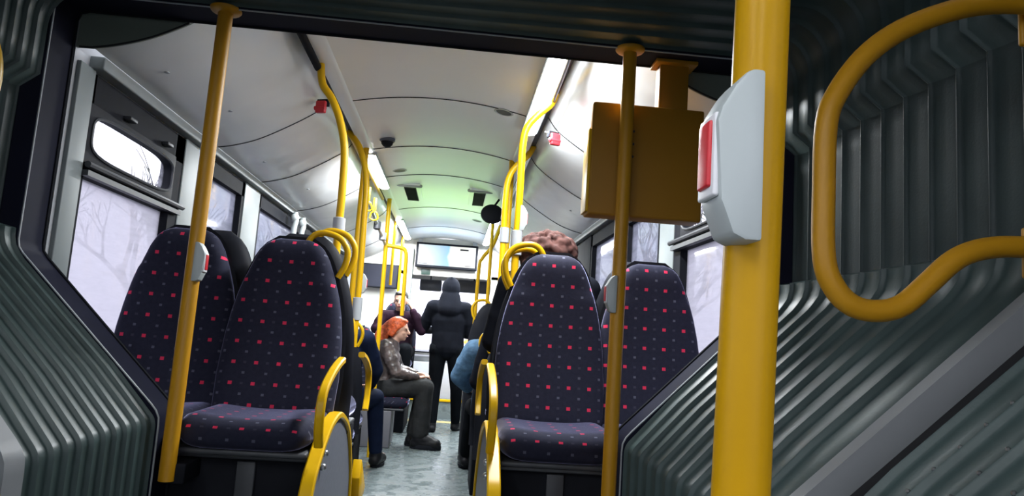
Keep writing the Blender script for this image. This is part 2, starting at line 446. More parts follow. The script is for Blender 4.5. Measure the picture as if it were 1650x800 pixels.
# ------------------------------------------------------------------ articulation: ring frames and bellows
def half_profile():
    P = []
    def arc(c, r, a0, a1, n, flag=0):
        for i in range(n + 1):
            a = radians(a0 + (a1 - a0) * i / n)
            P.append((c[0] + r * cos(a), c[1] + r * sin(a), cos(a), sin(a), flag))
    # returned normal (nu,nz) points OUT of the tunnel
    for z in (0.0, .2, .4, .6, .74): P.append((.72, z, 1, 0, 0))
    # lower corner: convex towards the aisle, turning 45 degrees outwards
    r = .06
    cxx, czz = .72 + r, .82 - .04
    for i in range(7):
        a = radians(180 - 44.4 * i / 6)
        P.append((cxx + r * cos(a), czz + r * sin(a), -cos(a), -sin(a), 0))
    d = Vector((.52, .51)).normalized(); nn = Vector((d.y, -d.x))
    for t in (.25, .5, .75, .93):
        q = Vector((.75, .85)).lerp(Vector((1.20, 1.29)), t); P.append((q.x, q.y, nn.x, nn.y, 0))
    for i, (x, z, a) in enumerate(((1.214, 1.279, 35), (1.228, 1.301, 20), (1.235, 1.328, 5))):
        P.append((x - .03, z, cos(radians(a)), -sin(radians(a)), 0))
    P.append((1.206, 1.352, 1, 0, 0))
    for z in (1.365, 1.45, 1.6, 1.75, 1.80): P.append((1.206, z, 1, 0, 1))
    for z in (1.845, 1.92, 2.0): P.append((1.206, z, 1, 0, 0))
    for i in range(8):
        a = radians(90 * i / 7); P.append((1.206 - .12 + .12 * cos(a), 2.01 + .12 * sin(a), cos(a), sin(a), 0))
    for x in (.95, .7, .45, .2, 0.0): P.append((x, 2.13, 0, 1, 0))
    return P
HP = half_profile()
PROF = [(u, z, nu, nz, f) for u, z, nu, nz, f in HP] + [(-u, z, -nu, nz, f) for u, z, nu, nz, f in reversed(HP[:-1])]
RINGS = {'front': (2.30, 0.0), 'mid': (1.405, -12.1), 'rear': (0.66, -25.0)}
def ring_pt(cy, deg, u, z, dy=0.0):
    a = radians(deg); return (u * cos(a) - dy * sin(a), cy + u * sin(a) + dy * cos(a), z)
FOLD = [(0, 0.0), (.025, .022), (.05, .035), (.07, .039), (.095, .037), (.125, .030), (.18, .026), (.5, .023), (.75, .019), (.88, .013), (.96, .005)]
PLEAT = [(0, 0.0), (.03, .018), (.05, .027), (.08, .029), (.11, .026), (.16, .020), (.45, .013), (.75, .007), (.92, .002)]
def bellows(name, label, A, B, nf, rivets=False):
    rows = []; k = 0
    samples = []
    for i in range(nf):
        for t, d in FOLD:
            pd = 0.0
            for (t0, d0), (t1, d1) in zip(PLEAT, PLEAT[1:] + [(1, 0)]):
                if t0 <= t <= t1: pd = d0 + (d1 - d0) * (t - t0) / (t1 - t0)
            samples.append(((i + t) / nf, d, pd))
    samples.append((1.0, 0, 0))
    # lobes lie just outside the frame line; side pleats sit further out
    rows = []
    for T, d, pd in samples:
        cy = A[0] + (B[0] - A[0]) * T; dg = A[1] + (B[1] - A[1]) * T
        row = []
        for u, z, nu, nz, f in PROF:
            off = (.040 - d) if not f else (.085 - pd)
            row.append(ring_pt(cy, dg, u + nu * off, z + nz * off))
        rows.append(row)
    me = MB().grid(rows)
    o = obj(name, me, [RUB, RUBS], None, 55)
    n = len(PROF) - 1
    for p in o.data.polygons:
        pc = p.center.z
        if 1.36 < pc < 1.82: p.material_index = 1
    tag(o, label, 'bellows')
    if rivets:
        rv = MB()
        for i in range(nf):
            T = (i + .62) / nf; cy = A[0] + (B[0] - A[0]) * T; dg = A[1] + (B[1] - A[1]) * T
            for j in range(12):
                q = Vector((.76, .86)).lerp(Vector((1.19, 1.28)), (j + .5 + .3 * (i % 2)) / 12)
                for s in (-1, 1):
                    p = ring_pt(cy, dg, s * (q.x + .018 * .7), q.y - .018 * .7)
                    rv.ball(p, .0036, 3)
        obj('rivet', rv, CHROME, o)
        o.children[0]['kind'] = 'stuff'
    return o
# gap so that the lobes start just after each frame
bellows('bellows', 'dark green-grey pleated rubber bellows between the black door-like frame and the slanting grey metal band', (2.295, 0), (1.445, -11.7), 11)
bellows('bellows', 'nearer dark pleated rubber bellows with dotted folds, below and behind the slanting grey metal band', (1.285, -13.2), (.72, -24.4), 9, True)

RH = [(.72, 0, 1, 0), (.72, .78, 1, 0), (.722, .806, .96, -.20), (.732, .826, .82, -.5), (.75, .846, .70, -.71), (1.185, 1.275, .70, -.71), (1.2, 1.295, .90, -.42), (1.205, 1.32, 1, 0),
      (1.205, 2.09, 1, 0), (1.195, 2.12, .7, .7), (1.165, 2.13, 0, 1), (0, 2.13, 0, 1)]
RPROF = [(u, z, nu, nz, 0) for u, z, nu, nz in RH] + [(-u, z, -nu, nz, 0) for u, z, nu, nz in reversed(RH[:-1])]
def ring(name, cy, dg, wid, m, inner=0.0, outer=.12, line=None):
    rows = []
    for off, dy in ((outer, -wid / 2), (inner, -wid / 2), (inner, wid / 2), (outer, wid / 2), (outer, -wid / 2)):
        rows.append([ring_pt(cy, dg, u + nu * off, z + nz * off, dy) for u, z, nu, nz, f in RPROF])
    return obj(name, MB().grid(rows), m, None, 40)
fr = ring('joint_surround', 2.375, 0, .15, FRAMEB, 0.0, .11)
tag(fr, 'black frame of the bus joint surrounding the opening to the front section', 'frame')
edge = MB().tube([ring_pt(2.305, 0, u - nu * .002, z - nz * .002) for u, z, nu, nz, f in RPROF], .003, 6)
obj('edge_strip', edge, GREYP, fr)
edge2 = MB().tube([ring_pt(2.44, 0, u - nu * .002, z - nz * .002) for u, z, nu, nz, f in RPROF], .005, 6)
obj('rubber_edge', edge2, BLK, fr)
md = ring('joint_band', 1.405, -12.1, .052, FRAMEG, .0, .10)
sl_ = ring('gap_shade', 1.332, -12.6, .10, SEAM, .035, .08); sl_.parent = md  # black ring set into the gap to paint the shade of the recess
tag(md, 'grey metal band running slantwise through the pleated bellows, light grey at lower left', 'band')

# thin bright line of the ring behind the right-hand loop handle is the band's own upright
# ------------------------------------------------------------------ seats
FABW = [(0, .218), (.12, .224), (.27, .217), (.36, .205), (.44, .188), (.52, .163), (.585, .138), (.625, .115), (.648, .09), (.660, .055)]
def hw(z):
    for (a, b), (c_, d) in zip(FABW, FABW[1:]):
        if a <= z <= c_: return b + (d - b) * (z - a) / (c_ - a)
    return FABW[-1][1]
def recline(z): return .10 * z + .03 * sin(min(1, z / .66) * pi)
def backrest_mesh():
    """padded backrest facing -Y; bottom at z=-.03"""
    mb = MB(); nz, nx = 34, 20
    zs = [-.03 + .69 * (1 - (1 - i / nz) ** 1.25) for i in range(nz + 1)]
    def pt(z, x, front):
        wz = max(0, min(z, .66)); h = hw(wz); X = x * h
        edge_ = 1 - abs(x) ** 6
        top = 1 - max(0, (z - .56) / .10) ** 3 if z > .56 else 1
        dish = .020 * (abs(x) ** 2.2) * (1 if z < .5 else .5)
        th = .055 * max(0, edge_) ** .5 * max(.02, top) ** .5
        y = recline(wz)
        if front: return (X, y - dish - th + .02, z)
        return (X, y + .035 * max(0, edge_) ** .5 * max(.02, top) ** .5 + .02, z)
    xs = [sin(pi / 2 * (-1 + 2 * i / nx)) for i in range(nx + 1)]
    rows = []
    for z in zs:
        rows.append([pt(z, x, True) for x in xs] + [pt(z, x, False) for x in reversed(xs[1:-1])])
    mb.grid(rows, True)
    n = len(rows[0]); o = nz * n
    mb.f.append(tuple(o + k for k in range(n))); mb.f.append(tuple(range(n))[::-1])
    return mb
def shell_mesh(grow=.012):
    mb = MB(); nz = 26
    rows = []
    for i in range(nz + 1):
        z = -.12 + .79 * i / nz; wz = max(0, min(z, .66)); h = hw(wz) + grow; y = recline(wz) + .03
        top = max(0, (z - .56) / .11); th = .045 * sqrt(max(.03, 1 - top ** 2.5))
        xs = [sin(pi / 2 * (-1 + 2 * k / 16)) for k in range(17)]
        rows.append([(x * h, y, z + .004) for x in xs] + [(x * h * .99, y + th * sqrt(max(0, 1 - abs(x) ** 4)) + .004, z + .004) for x in reversed(xs)])
    mb.grid(rows, True); n = len(rows[0]); o = nz * n
    mb.f.append(tuple(o + k for k in range(n))); mb.f.append(tuple(range(n))[::-1])
    return mb
def cushion_mesh():
    mb = MB(); nx, ny = 22, 22; W, D = .216, .40
    rows = []
    # section loop across x for stations along y (front -D to 0)
    for j in range(ny + 1):
        t = j / ny; y = -D + (D + .03) * t
        fr_ = min(1, t / .16); front = sqrt(max(0, 1 - (1 - fr_) ** 2))
        w_ = W * (.90 + .10 * min(1, t / .25)) * (.93 + .07 * front)
        top, bot = [], []
        for i in range(nx + 1):
            x = sin(pi / 2 * (-1 + 2 * i / nx))
            e = sqrt(max(0, 1 - abs(x) ** 7))
            bol = .026 * abs(x) ** 2.5
            top.append((x * w_, y, -.045 + (.045 + bol) * e * (.35 + .65 * front) + .012 * (1 - t) * 0))
            bot.append((x * w_ * .985, y, -.045 - .055 * e * (.55 + .45 * front)))
        rows.append(top + bot[::-1][1:-1])
    mb.grid(rows, True); n = len(rows[0]); o = ny * n
    mb.f.append(tuple(o + k for k in range(n))); mb.f.append(tuple(range(n))[::-1])
    return mb
def planar_uv(o, ox=0.0, oy=0.0):
    me = o.data; uv = me.uv_layers.new(name='pattern')
    for p in me.polygons:
        for li in p.loop_indices:
            v = me.vertices[me.loops[li].vertex_index].co
            uv.data[li].uv = (v.x + 10.0 + ox, v.z + v.y * (1 if o.name.startswith('cushion') else .15) + 10.0 + oy)
def make_seat(label, pattern=(0, 0)):
    """origin under the backrest foot at cushion height; seat faces local -Y"""
    t = thing('passenger_chair', label, 'seat')
    b = obj('backrest', backrest_mesh(), FAB, t, 60); planar_uv(b, *pattern)
    c_ = obj('cushion', cushion_mesh(), FAB, t, 60); planar_uv(c_, pattern[0], .02)
    obj('shell', shell_mesh(), BLKS, t, 60)
    pan = MB().box((-.205, -.37, -.118), (.205, .05, -.098), .008)
    obj('seat_pan', pan, DGREY, t)
    return t
LOOP = [(.04, .60), (.045, .655), (.075, .692), (.12, .697), (.17, .678), (.200, .63), (.195, .57), (.172, .52)]
def add_loop(seat, side):
    pts = catmull([(side * x, recline(min(z, .6)) + .03, z) for x, z in LOOP], 5)
    return obj('grab_loop', MB().tube(pts, .0125, 12), YEL, seat)
def add_armrest(seat, side):
    pts = [(-.10, .20), (-.20, .185), (-.32, .155), (-.42, .115), (-.455, .06), (-.45, -.01), (-.42, -.065)]
    pts = catmull([(side * .245, y + .02, z) for y, z in pts], 5)
    a = obj('armrest', MB().strip(pts, (1, 0, 0), .014, .012), YEL, seat)
    return a
ZP = .805
G = 'patterned seats facing the camera'
s1 = make_seat('navy seat with red dots left of the aisle, between the window seat and the aisle')
s1.location = (-.484, 2.74, ZP); add_loop(s1, 1); add_armrest(s1, 1)
s2 = make_seat('navy seat with red dots at the left window, partly behind the left yellow pole', (.02, .01))
s2.location = (-.905, 2.80, ZP - .005)
s3 = make_seat('navy seat with red dots right of the aisle, reddish curly hair showing above it', (.01, .035))
s3.location = (.55, 2.84, ZP); add_loop(s3, -1); add_armrest(s3, -1)
s4 = make_seat('navy seat with red dots at the right window, behind the right thin yellow pole', (.03, .015))
s4.location = (.965, 2.87, ZP)
for o in (s1, s2, s3, s4): o['group'] = G
s1.scale = (1, 1, .965); s3.scale = (1, 1, 1.01)
# forward-facing seats: copies turned round (their dark shells towards the camera)
def fwd(src, x, y, z, label, group):
    o = dup(src, (x, y, z), pi, label, skip=('armrest',)); o['group'] = group; return o
# (side, x, y, z, aisle?)
GF = 'seats facing the front of the bus'
# aisle-side forms need mirrored loop/armrest: after turning by pi a left aisle seat takes its loop on local -x
fa = make_seat('dark seat back turned away, right behind the left aisle seat, with yellow loop')
fa.location = (-.47, 3.04, ZP); fa.rotation_euler = (0, 0, pi); fa['group'] = GF; add_loop(fa, -1); add_armrest(fa, -1)
fb = make_seat('dark seat back turned away, right behind the right aisle seat, under the curly hair')
fb.location = (.55, 3.14, ZP); fb.rotation_euler = (0, 0, pi); fb['group'] = GF; add_loop(fb, 1); add_armrest(fb, 1)
fwd(s2, -.86, 3.12, ZP, 'dark seat back behind the left window seat, next to the glass', GF)
fwd(s4, .94, 3.13, ZP, 'dark seat back behind the right window seat, next to the glass', GF)
dup(fa, (-.615, 4.30, .50), pi, 'low dark seat with yellow loop, left side, second row beyond the near seats', skip=('armrest',))
fwd(s2, -.985, 4.37, .50, 'low dark window seat, left side, second row beyond the near seats', GF).scale = (.82, 1, 1)
dup(fb, (.56, 4.42, .50), pi, 'low dark seat with yellow loops, right side, just beyond the near aisle seat', skip=('armrest',))
fwd(s4, .975, 4.48, .50, 'low dark window seat, right side, second row beyond the near seats', GF).scale = (.85, 1, 1)
dup(fa, (-.70, 5.45, .46), pi, 'seat under the passenger in navy, left side of the aisle', skip=('armrest',))
dup(fb, (.56, 5.25, .46), pi, 'seat under the passenger in the blue denim jacket', skip=('armrest',))
dup(fb, (.52, 6.52, .74), pi, 'raised dark seat with round yellow loop, far right beyond the blue jacket', skip=('armrest',))
fwd(s4, .96, 6.52, .74, 'raised dark window seat at far right', GF)
# sideways seat for the woman with red hair, backed by the left side
sw = dup(s2, (-.62, 7.22, .47), pi / 2, 'sideways seat under the woman with red hair'); sw['group'] = 'single seats'
dup(s2, (-.50, 8.62, .78), 0, 'raised seat under the passenger lifting a hand to the face').__setitem__('group', 'single seats')

# podiums under the seats
def podium(label, a, b, ledge=True):
    t = thing('seat_podium', label, 'seat base', ((a[0] + b[0]) / 2, (a[1] + b[1]) / 2, a[2]))
    cx, cy = t.location.x, t.location.y
    x0, x1, y0, y1 = a[0] - cx, b[0] - cx, a[1] - cy, b[1] - cy; z1 = b[2] - a[2]
    obj('body', MB().box((x0, y0, 0), (x1, y1, z1), .01), BLK, t)
    if ledge:
        obj('ledge', MB().box((x0 - .0, y0 - .035, z1 - .012), (x1, y0 + .02, z1 + .004), .004), DGREY, t)
        mx = (x0 + x1) / 2 + (.25 if a[0] < 0 else -.22)
        obj('bracket', MB().box((mx - .03, y0 - .02, z1 - .34), (mx + .03, y0, z1 - .02), .004).box((mx + .0, y0 - .05, z1 - .25), (mx + .05, y0, z1 - .20), .004), DGREY, t)
    return t
podium('black base under the two patterned seats left of the aisle', (-1.19, 2.46, 0), (-.27, 3.45, .685))
podium('black base under the two patterned seats right of the aisle', (.33, 2.52, 0), (1.19, 3.55, .685))
podium('black base under the low left seats of the second row', (-1.18, 4.32, 0), (-.44, 4.75, .38), False)
podium('black base under the low right seats of the second row', (.38, 4.37, 0), (1.18, 4.87, .38), False)
podium('black base under the seat of the passenger in navy', (-.92, 5.45, 0), (-.50, 5.85, .34), False)
podium('black base under the seat of the passenger in blue denim', (.36, 5.2, 0), (.80, 5.7, .34), False)
podium('black base under the raised far right seats', (.30, 6.48, 0), (1.18, 7.1, .62), False)
b1 = podium('grey box under the sideways seat of the woman with red hair', (-1.15, 7.02, 0), (-.36, 7.45, .35), False)
b1.children[0].data.materials[0] = mat('box_grey', (.13, .13, .15), .45, noise=(5, .05))
podium('dark box under the raised seat of the passenger lifting a hand', (-1.1, 8.1, 0), (-.30, 9.0, .66), False)

# grey side panels with yellow trim at the aisle ends
def side_panel(label, x, s):
    t = thing('side_panel', label, 'panel', (x, 2.7, 0), 0, 'grey side panels edged in yellow')
    out = [(-.58, .0), (-.55, .30), (-.41, .60), (-.33, .68), (-.18, .76), (-.04, .79), (.10, .785), (.30, .72), (.44, .60), (.55, .42), (.60, .0)]
    o2 = [tuple(p)[:2] for p in [(v.x, v.y) for v in catmull([Vector((a, b, 0)) for a, b in out], 5)]]
    obj('panel', MB().prism(o2, 'x', -.012, .012), PANELG, t)
    obj('yellow_trim', MB().strip([(0, a, b) for a, b in o2], (1, 0, 0), .022, .012), YEL, t)
    bolt = MB()
    for a, b in ((-.24, .70), (-.26, .66)):
        bolt.ball((s * .02, a, b), .012, 5)
    obj('bolt', bolt, CHROME, t)
side_panel('grey side panel with yellow rim at the aisle end of the left seats', -.255, 1)
side_panel('grey side panel with yellow rim at the aisle end of the right seats', .318, -1)
st = MB().prism([(0, 0), (.20, 0), (.24, .03), (.20, .06), (0, .20), (-.03, .12)], 'x', -.02, .02, .004)
tag(obj('step_edge_corner', st, YEL, None, loc=(-.235, 3.42, .32)), 'small yellow corner piece low on the left podium end', 'step edge')

# ------------------------------------------------------------------ poles, rails, handles
def pole(label, pts, r=.0175, m=YEL, flange_top=False, flange_bot=False, sleeve=None, name='grab_pole', k=6, smoothp=True):
    p0 = Vector(pts[-1]); t = thing(name, label, 'pole', tuple(p0))
    loc = [Vector(p) - p0 for p in pts]
    obj('tube', MB().tube(catmull(loc, k) if (smoothp and len(loc) > 2) else loc, r, 18), m, t)
    if flange_top:
        q = loc[0]; obj('top_flange', MB().lathe([(.001, -.012), (r + .004, -.012), (.046, -.006), (.05, -.001), (.05, .004), (.001, .004)], 28, tuple(q)), m, t)
    if flange_bot:
        q = loc[-1]; obj('foot_flange', MB().lathe([(.03, -.004), (.03, .03), (r + .003, .04)], 20, tuple(q)), m, t)
    if sleeve:
        z0, z1 = sleeve; q = loc[-1]
        obj('sleeve', MB().lathe([(r, z0 - p0.z), (r + .010, z0 - p0.z + .004), (r + .010, z1 - p0.z - .004), (r, z1 - p0.z)], 18, (q.x, q.y, 0)), GREYP, t)
    return t
pole('thin yellow pole in front of the left window seat, hung from the black frame', [(-.675, 2.32, 2.128), (-.677, 2.31, .62)], .0235, YELD, True, False)
pole('thin yellow pole right of the aisle crossing in front of the hanging ochre box', [(.684, 2.315, 2.128), (.684, 2.315, .05)], .0235, YELD, True, True)
pole('thick yellow pole close to the camera with a grey stop button box', [(.377, .5, 2.128), (.360, .5, 1.196), (.336, .5, 0.0)], .020, YELP, False, True, smoothp=False)
obj('foot_bracket', MB().box((-.02, .0, -.01), (.05, .15, .05), .006), BLK, [o for o in COL.objects if o.get('label', '').startswith('thin yellow pole in front of the left')][0])
# bent poles rising from the seats to the ceiling channels
pole('bent yellow pole rising from the left near seats to the ceiling', [(-.54, 3.2, 2.30), (-.523, 3.2, 2.208), (-.474, 3.2, 2.14), (-.429, 3.2, 2.042), (-.397, 3.2, 1.914), (-.389, 3.2, 1.743), (-.388, 3.2, 1.588), (-.388, 3.2, 1.30)], .0175, YEL, sleeve=(1.52, 1.60))
pole('bent yellow pole rising from the right near seats to the ceiling lamp', [(.56, 3.3, 2.30), (.540, 3.3, 2.246), (.483, 3.3, 2.189), (.433, 3.3, 2.122), (.416, 3.3, 2.029), (.417, 3.3, 1.833), (.417, 3.3, 1.625), (.417, 3.3, 1.30)], .0175, YEL, sleeve=(1.50, 1.62))
pole('second bent yellow pole on the left, nearest behind the near seats', [(-.60, 4.4, 2.345), (-.574, 4.4, 2.31), (-.506, 4.4, 2.221), (-.450, 4.4, 2.028), (-.440, 4.4, 1.75), (-.434, 4.4, 1.45), (-.432, 4.4, 1.0)], .0195, YEL, sleeve=(1.16, 1.30))
pole('straight yellow pole beside the second bent pole on the left', [(-.51, 4.7, 2.34), (-.512, 4.7, 1.7), (-.512, 4.7, .6)], .0195, YEL, smoothp=False)
pole('second bent yellow pole on the right, behind the near bent one', [(.58, 4.4, 2.345), (.55, 4.4, 2.28), (.486, 4.4, 2.21), (.435, 4.4, 2.125), (.420, 4.4, 1.984), (.425, 4.4, 1.67), (.43, 4.4, 1.0)], .0195, YEL, sleeve=(1.7, 1.8))
pole('straight yellow pole beside the second bent pole on the right', [(.47, 4.75, 2.34), (.47, 4.75, 1.7), (.47, 4.75, .6)], .0195, YEL, smoothp=False)
pole('yellow pole left of the doorway frame near the woman with red hair', [(-.509, 6.5, 2.32), (-.503, 6.5, 1.877), (-.487, 6.5, .0)], .0195, YEL, smoothp=False)
pole('yellow frame pole above the woman with red hair, with bar to the left', [(-.503, 6.5, 1.875), (-.40, 6.5, 1.865), (-.34, 6.5, 1.85), (-.315, 6.5, 1.80), (-.31, 6.5, 1.6), (-.306, 6.5, 1.25)], .0175, YEL)
pole('far yellow pole on the right leading up to the ceiling, bent one', [(.55, 6.9, 2.2), (.48, 6.9, 1.99), (.39, 6.9, 1.86), (.365, 6.9, 1.7), (.36, 6.9, .62)], .0175, YEL)
pole('far yellow pole on the right, straight one', [(.46, 6.7, 2.3), (.46, 6.7, .8)], .0165, YEL, smoothp=False)
for lab, x, y in (('straight far yellow pole by the left side of the doorway', -.56, 7.9), ('straight yellow pole farthest away on the left', -.56, 9.1)):
    pole(lab, [(x, y, 2.32), (x, y, 1.6)], .0165, YEL, smoothp=False)
# overhead rails
def rail(label, pts, m, r=.014):
    p0 = Vector(pts[0]); o = obj('overhead_rail', MB().tube([Vector(p) - p0 for p in pts], r, 12), m, None, loc=tuple(p0))
    return tag(o, label, 'rail')
rail('dark overhead rail along the left ceiling slot', [(-.565, 2.48, 2.31), (-.55, 3.2, 2.28)], BLK, .017)
rail('steel overhead rail under the bright lamp at right', [(.535, 2.48, 2.285), (.545, 3.0, 2.275), (.545, 3.3, 2.262)], CHROME, .012)
rail('yellow overhead rail on the left beyond the bent poles', [(-.57, 4.4, 2.30), (-.56, 6.4, 2.28)], YEL)
rail('grey overhead rail on the right beyond the bent poles', [(.56, 4.4, 2.29), (.55, 8.4, 2.26)], CHROME)
rl = thing('hinged_bar', 'grey steel bar with clamps slanting towards the yellow frame pole', 'bar', (-.62, 5.9, 2.16))
obj('tube', MB().tube([(0, 0, 0), (.06, .35, -.16), (.11, .6, -.28)], .014, 10), CHROME, rl)
obj('clamp', MB().lathe([(.018, -.04), (.032, -.03), (.032, .03), (.018, .04)], 14, (.055, .32, -.15)), DGREY, rl)
obj('clamp', MB().lathe([(.018, -.04), (.032, -.03), (.032, .03), (.018, .04)], 14, (.09, .5, -.22)), GREYP, rl)
# hanging straps
hs = thing('hanging_strap', 'yellow hanging strap on the left rail, nearer one', 'strap', (-.49, 5.1, 2.28), 0, 'yellow hanging straps')
obj('band', MB().box((-.018, -.004, -.16), (.018, .004, 0), .003), YEL, hs)
obj('grip', MB().tube(catmull([(-.045, 0, -.23), (0, 0, -.25), (.045, 0, -.23), (.03, 0, -.17), (0, 0, -.155), (-.03, 0, -.17), (-.045, 0, -.23)], 4), .008, 8), YEL, hs)
hs.scale = (.75,) * 3; hs.location = (-.57, 5.5, 2.20)
dup(hs, (-.57, 5.95, 2.20), None, 'yellow hanging strap on the left rail, farther one')
for i, (x, y, lb) in enumerate(((.50, 5.2, 'grey hanging strap nearest on the right rail'), (.50, 5.5, 'grey hanging strap in the middle of the right rail'), (.50, 5.85, 'grey hanging strap farthest on the right rail'))):
    h2 = dup(hs, (x, y, 2.26), .5 + i * .3, lb, 'grey hanging straps')
    for c_ in h2.children:
        c_.data = c_.data.copy(); c_.data.materials[0] = GREYP
# loop handles on the grey band
LP = [(1.20, 1.765), (1.096, 1.765), (1.015, 1.752), (.935, 1.722), (.867, 1.684), (.811, 1.634), (.767, 1.569), (.748, 1.513), (.745, 1.40), (.747, 1.285), (.766, 1.236), (.798, 1.209), (.841, 1.204), (.883, 1.217), (.926, 1.255), (.965, 1.292), (.998, 1.312), (1.042, 1.325), (1.098, 1.330), (1.20, 1.330)]
lh = thing('loop_handle', 'large curved yellow handle at the right in front of the pleated wall', 'handle', (0, 1.12, 0), 0, 'curved yellow loop handles')
obj('tube', MB().tube(catmull([(x, 0, z) for x, z in LP], 4), .0185, 18), YELD, lh)
obj('upper_mount', MB().box((1.12, .02, 1.70), (1.18, .032, 1.775), .005), YELD, lh)
obj('lower_mount', MB().box((1.12, .0, 1.28), (1.19, .035, 1.37), .005), YELD, lh)
l2 = thing('loop_handle', 'yellow handle just showing at the left edge of the picture', 'handle', (-.045, 1.48, 0), 0, 'curved yellow loop handles')
obj('tube', MB().tube(catmull([(-1.17, 0, 1.80), (-1.0, 0, 1.79), (-.88, 0, 1.74), (-.80, 0, 1.66), (-.775, 0, 1.57), (-.80, 0, 1.48), (-.88, 0, 1.41), (-1.0, 0, 1.37), (-1.17, 0, 1.36)], 5), .0185, 18), YEL, l2)

# stop request boxes
def stop_box(label, loc, rz):
    t = thing('stop_button_box', label, 'stop button', loc, rz, 'grey stop button boxes')
    poly = [(.022, -.063), (.010, -.063), (.001, -.059), (-.008, -.036), (-.012, .020), (-.009, .030), (.000, .046), (.008, .056), (.013, .059), (.022, .059)]
    obj('housing', MB().prism(poly, 'y', -.020, .020, .003), LGREYP, t)
    obj('button', MB().box((-.0150, -.011, -.026), (-.0085, .011, .022), .002), REDP, t)
    obj('button_surround', MB().box((-.0125, -.016, -.033), (-.0075, .016, .027), .002), WHITEP, t)
    return t
b0 = stop_box('large grey stop button box with red button on the near thick pole', (.330, .483, 1.259), 0)
dup(b0, (-.642, 2.29, 1.29), pi, 'grey stop button box on the left thin yellow pole', skip=())
dup(b0, (.650, 2.30, 1.285), 0, 'small grey stop button box on the right thin yellow pole')
dup(b0, (-.402, 4.42, 1.39), pi, 'grey stop button box on the double poles beyond the left seats')
dup(b0, (.447, 3.30, 1.68), pi * 1.0, 'grey box high on the bent pole beyond the right aisle seat')

# ochre box hanging from the frame
bx = thing('monitor_housing', 'ochre metal box hanging from the black frame beside the right pole', 'box', (.765, 2.40, 1.555))
ys0 = -.045
obj('case', MB().box((-.190, -.042, 0), (.205, .05, .397), .008), BOXM, bx)
obj('lit_side', MB().box((-.198, -.035, .01), (-.188, .055, .30), .002), YEL, bx)  # brighter yellow plate paints the lit side of the same case
obj('hanger', MB().box((.045, -.02, .39), (.15, .035, .575), .004), BOXM, bx)
obj('mounting_plate', MB().box((.025, -.045, .560), (.175, .045, .574), .003), BOXM, bx)
sc = MB()
for z in (.30, .255, .21): sc.ball((-.045, -.043, z), .005, 4)
obj('screw', sc, DGREY, bx)

# emergency hammers
def hammer(label, loc, s):
    t = thing('emergency_hammer', label, 'hammer', loc, s * .35, 'red emergency hammers')
    obj('holder', MB().box((-.03, -.01, -.012), (.03, .02, .022), .004), BLK, t)
    obj('hammer_body', MB().box((-.024, -.03, -.055), (.030, -.006, .008), .006), REDP, t)
    obj('hammer_head', MB().lathe([(.004, -.035), (.012, -.03), (.012, .03), (.004, .035)], 10, (0, -.02, -.03), 'x'), REDP, t)
    obj('bracket', MB().tube([(0, .01, 0), (-s * .04, .02, .02)], .005, 8), CHROME, t)
hammer('red emergency hammer in black holder on the left cove', (-.60, 3.62, 2.245), -1)
hammer('red emergency hammer on the right cove below the bright lamp', (.60, 3.62, 2.185), 1)

# ------------------------------------------------------------------ ceiling fittings
def ceiling_light(label, x, y0, y1, s):
    t = thing('ceiling_light', label, 'ceiling light', (x, (y0 + y1) / 2, 2.298), 0, 'ceiling light strips')
    L = (y1 - y0) / 2
    EM = mat('lamp_diffuser', (.9, .9, .9), .4, emit=((.93, .97, 1.0), 14.0))
    prof = [(-.042, 0), (-.032, -.013), (0, -.019), (.032, -.013), (.042, 0)]
    rows = [[(p[0], y, p[1]) for p in prof] for y in (-L, L)]
    mb = MB().grid(rows); n = len(prof)
    mb.f.append(tuple(range(n))); mb.f.append(tuple(n + k for k in range(n)))
    obj('diffuser', mb, EM, t)
    obj('frame', MB().box((-.048, -L - .01, -.002), (.048, L + .01, .010), .002), LGREYP, t)
    area_lamp('strip_glow', (x, (y0 + y1) / 2, 2.27), (.05, 2 * L), STRIP_POWER * 2 * L, (.93, .97, 1.0))
    return t
ceiling_light('bright lamp strip at upper right under the black frame', .505, 2.50, 3.98, 1)
ceiling_light('bright lamp strip on the left ceiling edge beyond the bent poles', -.505, 4.85, 5.95, -1)
ceiling_light('far left lamp strip above the screen corner', -.505, 7.7, 9.2, -1)
ceiling_light('far right lamp strip near the screen', .505, 7.3, 9.2, 1)
def disc(label, x, y, name='ceiling_speaker'):
    t = thing(name, label, 'speaker', (x, y, ceil_z(x)), 0, 'flush ceiling speakers')
    t.rotation_euler = (0, atan2(.11 * x / .47 ** 2 * .94, 1), 0)
    obj('rim', MB().lathe([(.052, .004), (.055, -.003), (.045, -.006), (.043, -.003), (.043, .004)], 28), LGREYP, t)
    obj('grille', MB().lathe([(.001, -.004), (.044, -.003), (.044, .003), (.001, .003)], 28), DGREY, t)
disc('dark round ceiling speaker nearest, right of centre', .34, 3.78)
disc('dark round ceiling speaker left of centre before the vents', -.345, 5.45)
disc('dark round ceiling speaker farthest, past the vents', .33, 7.6)
dc = thing('dome_camera', 'small black dome camera on the left of the ceiling', 'camera', (-.36, 4.55, ceil_z(.36)))
obj('base', MB().lathe([(.001, .004), (.05, .004), (.05, -.012), (.044, -.018), (.001, -.018)], 26), mat('slate_plastic', (.07, .08, .11), .35, noise=(6, .1)), dc)
obj('dome', MB().lathe([(.04, -.016), (.036, -.034), (.024, -.048), (.010, -.054), (.001, -.055)], 24), BLKS, dc)
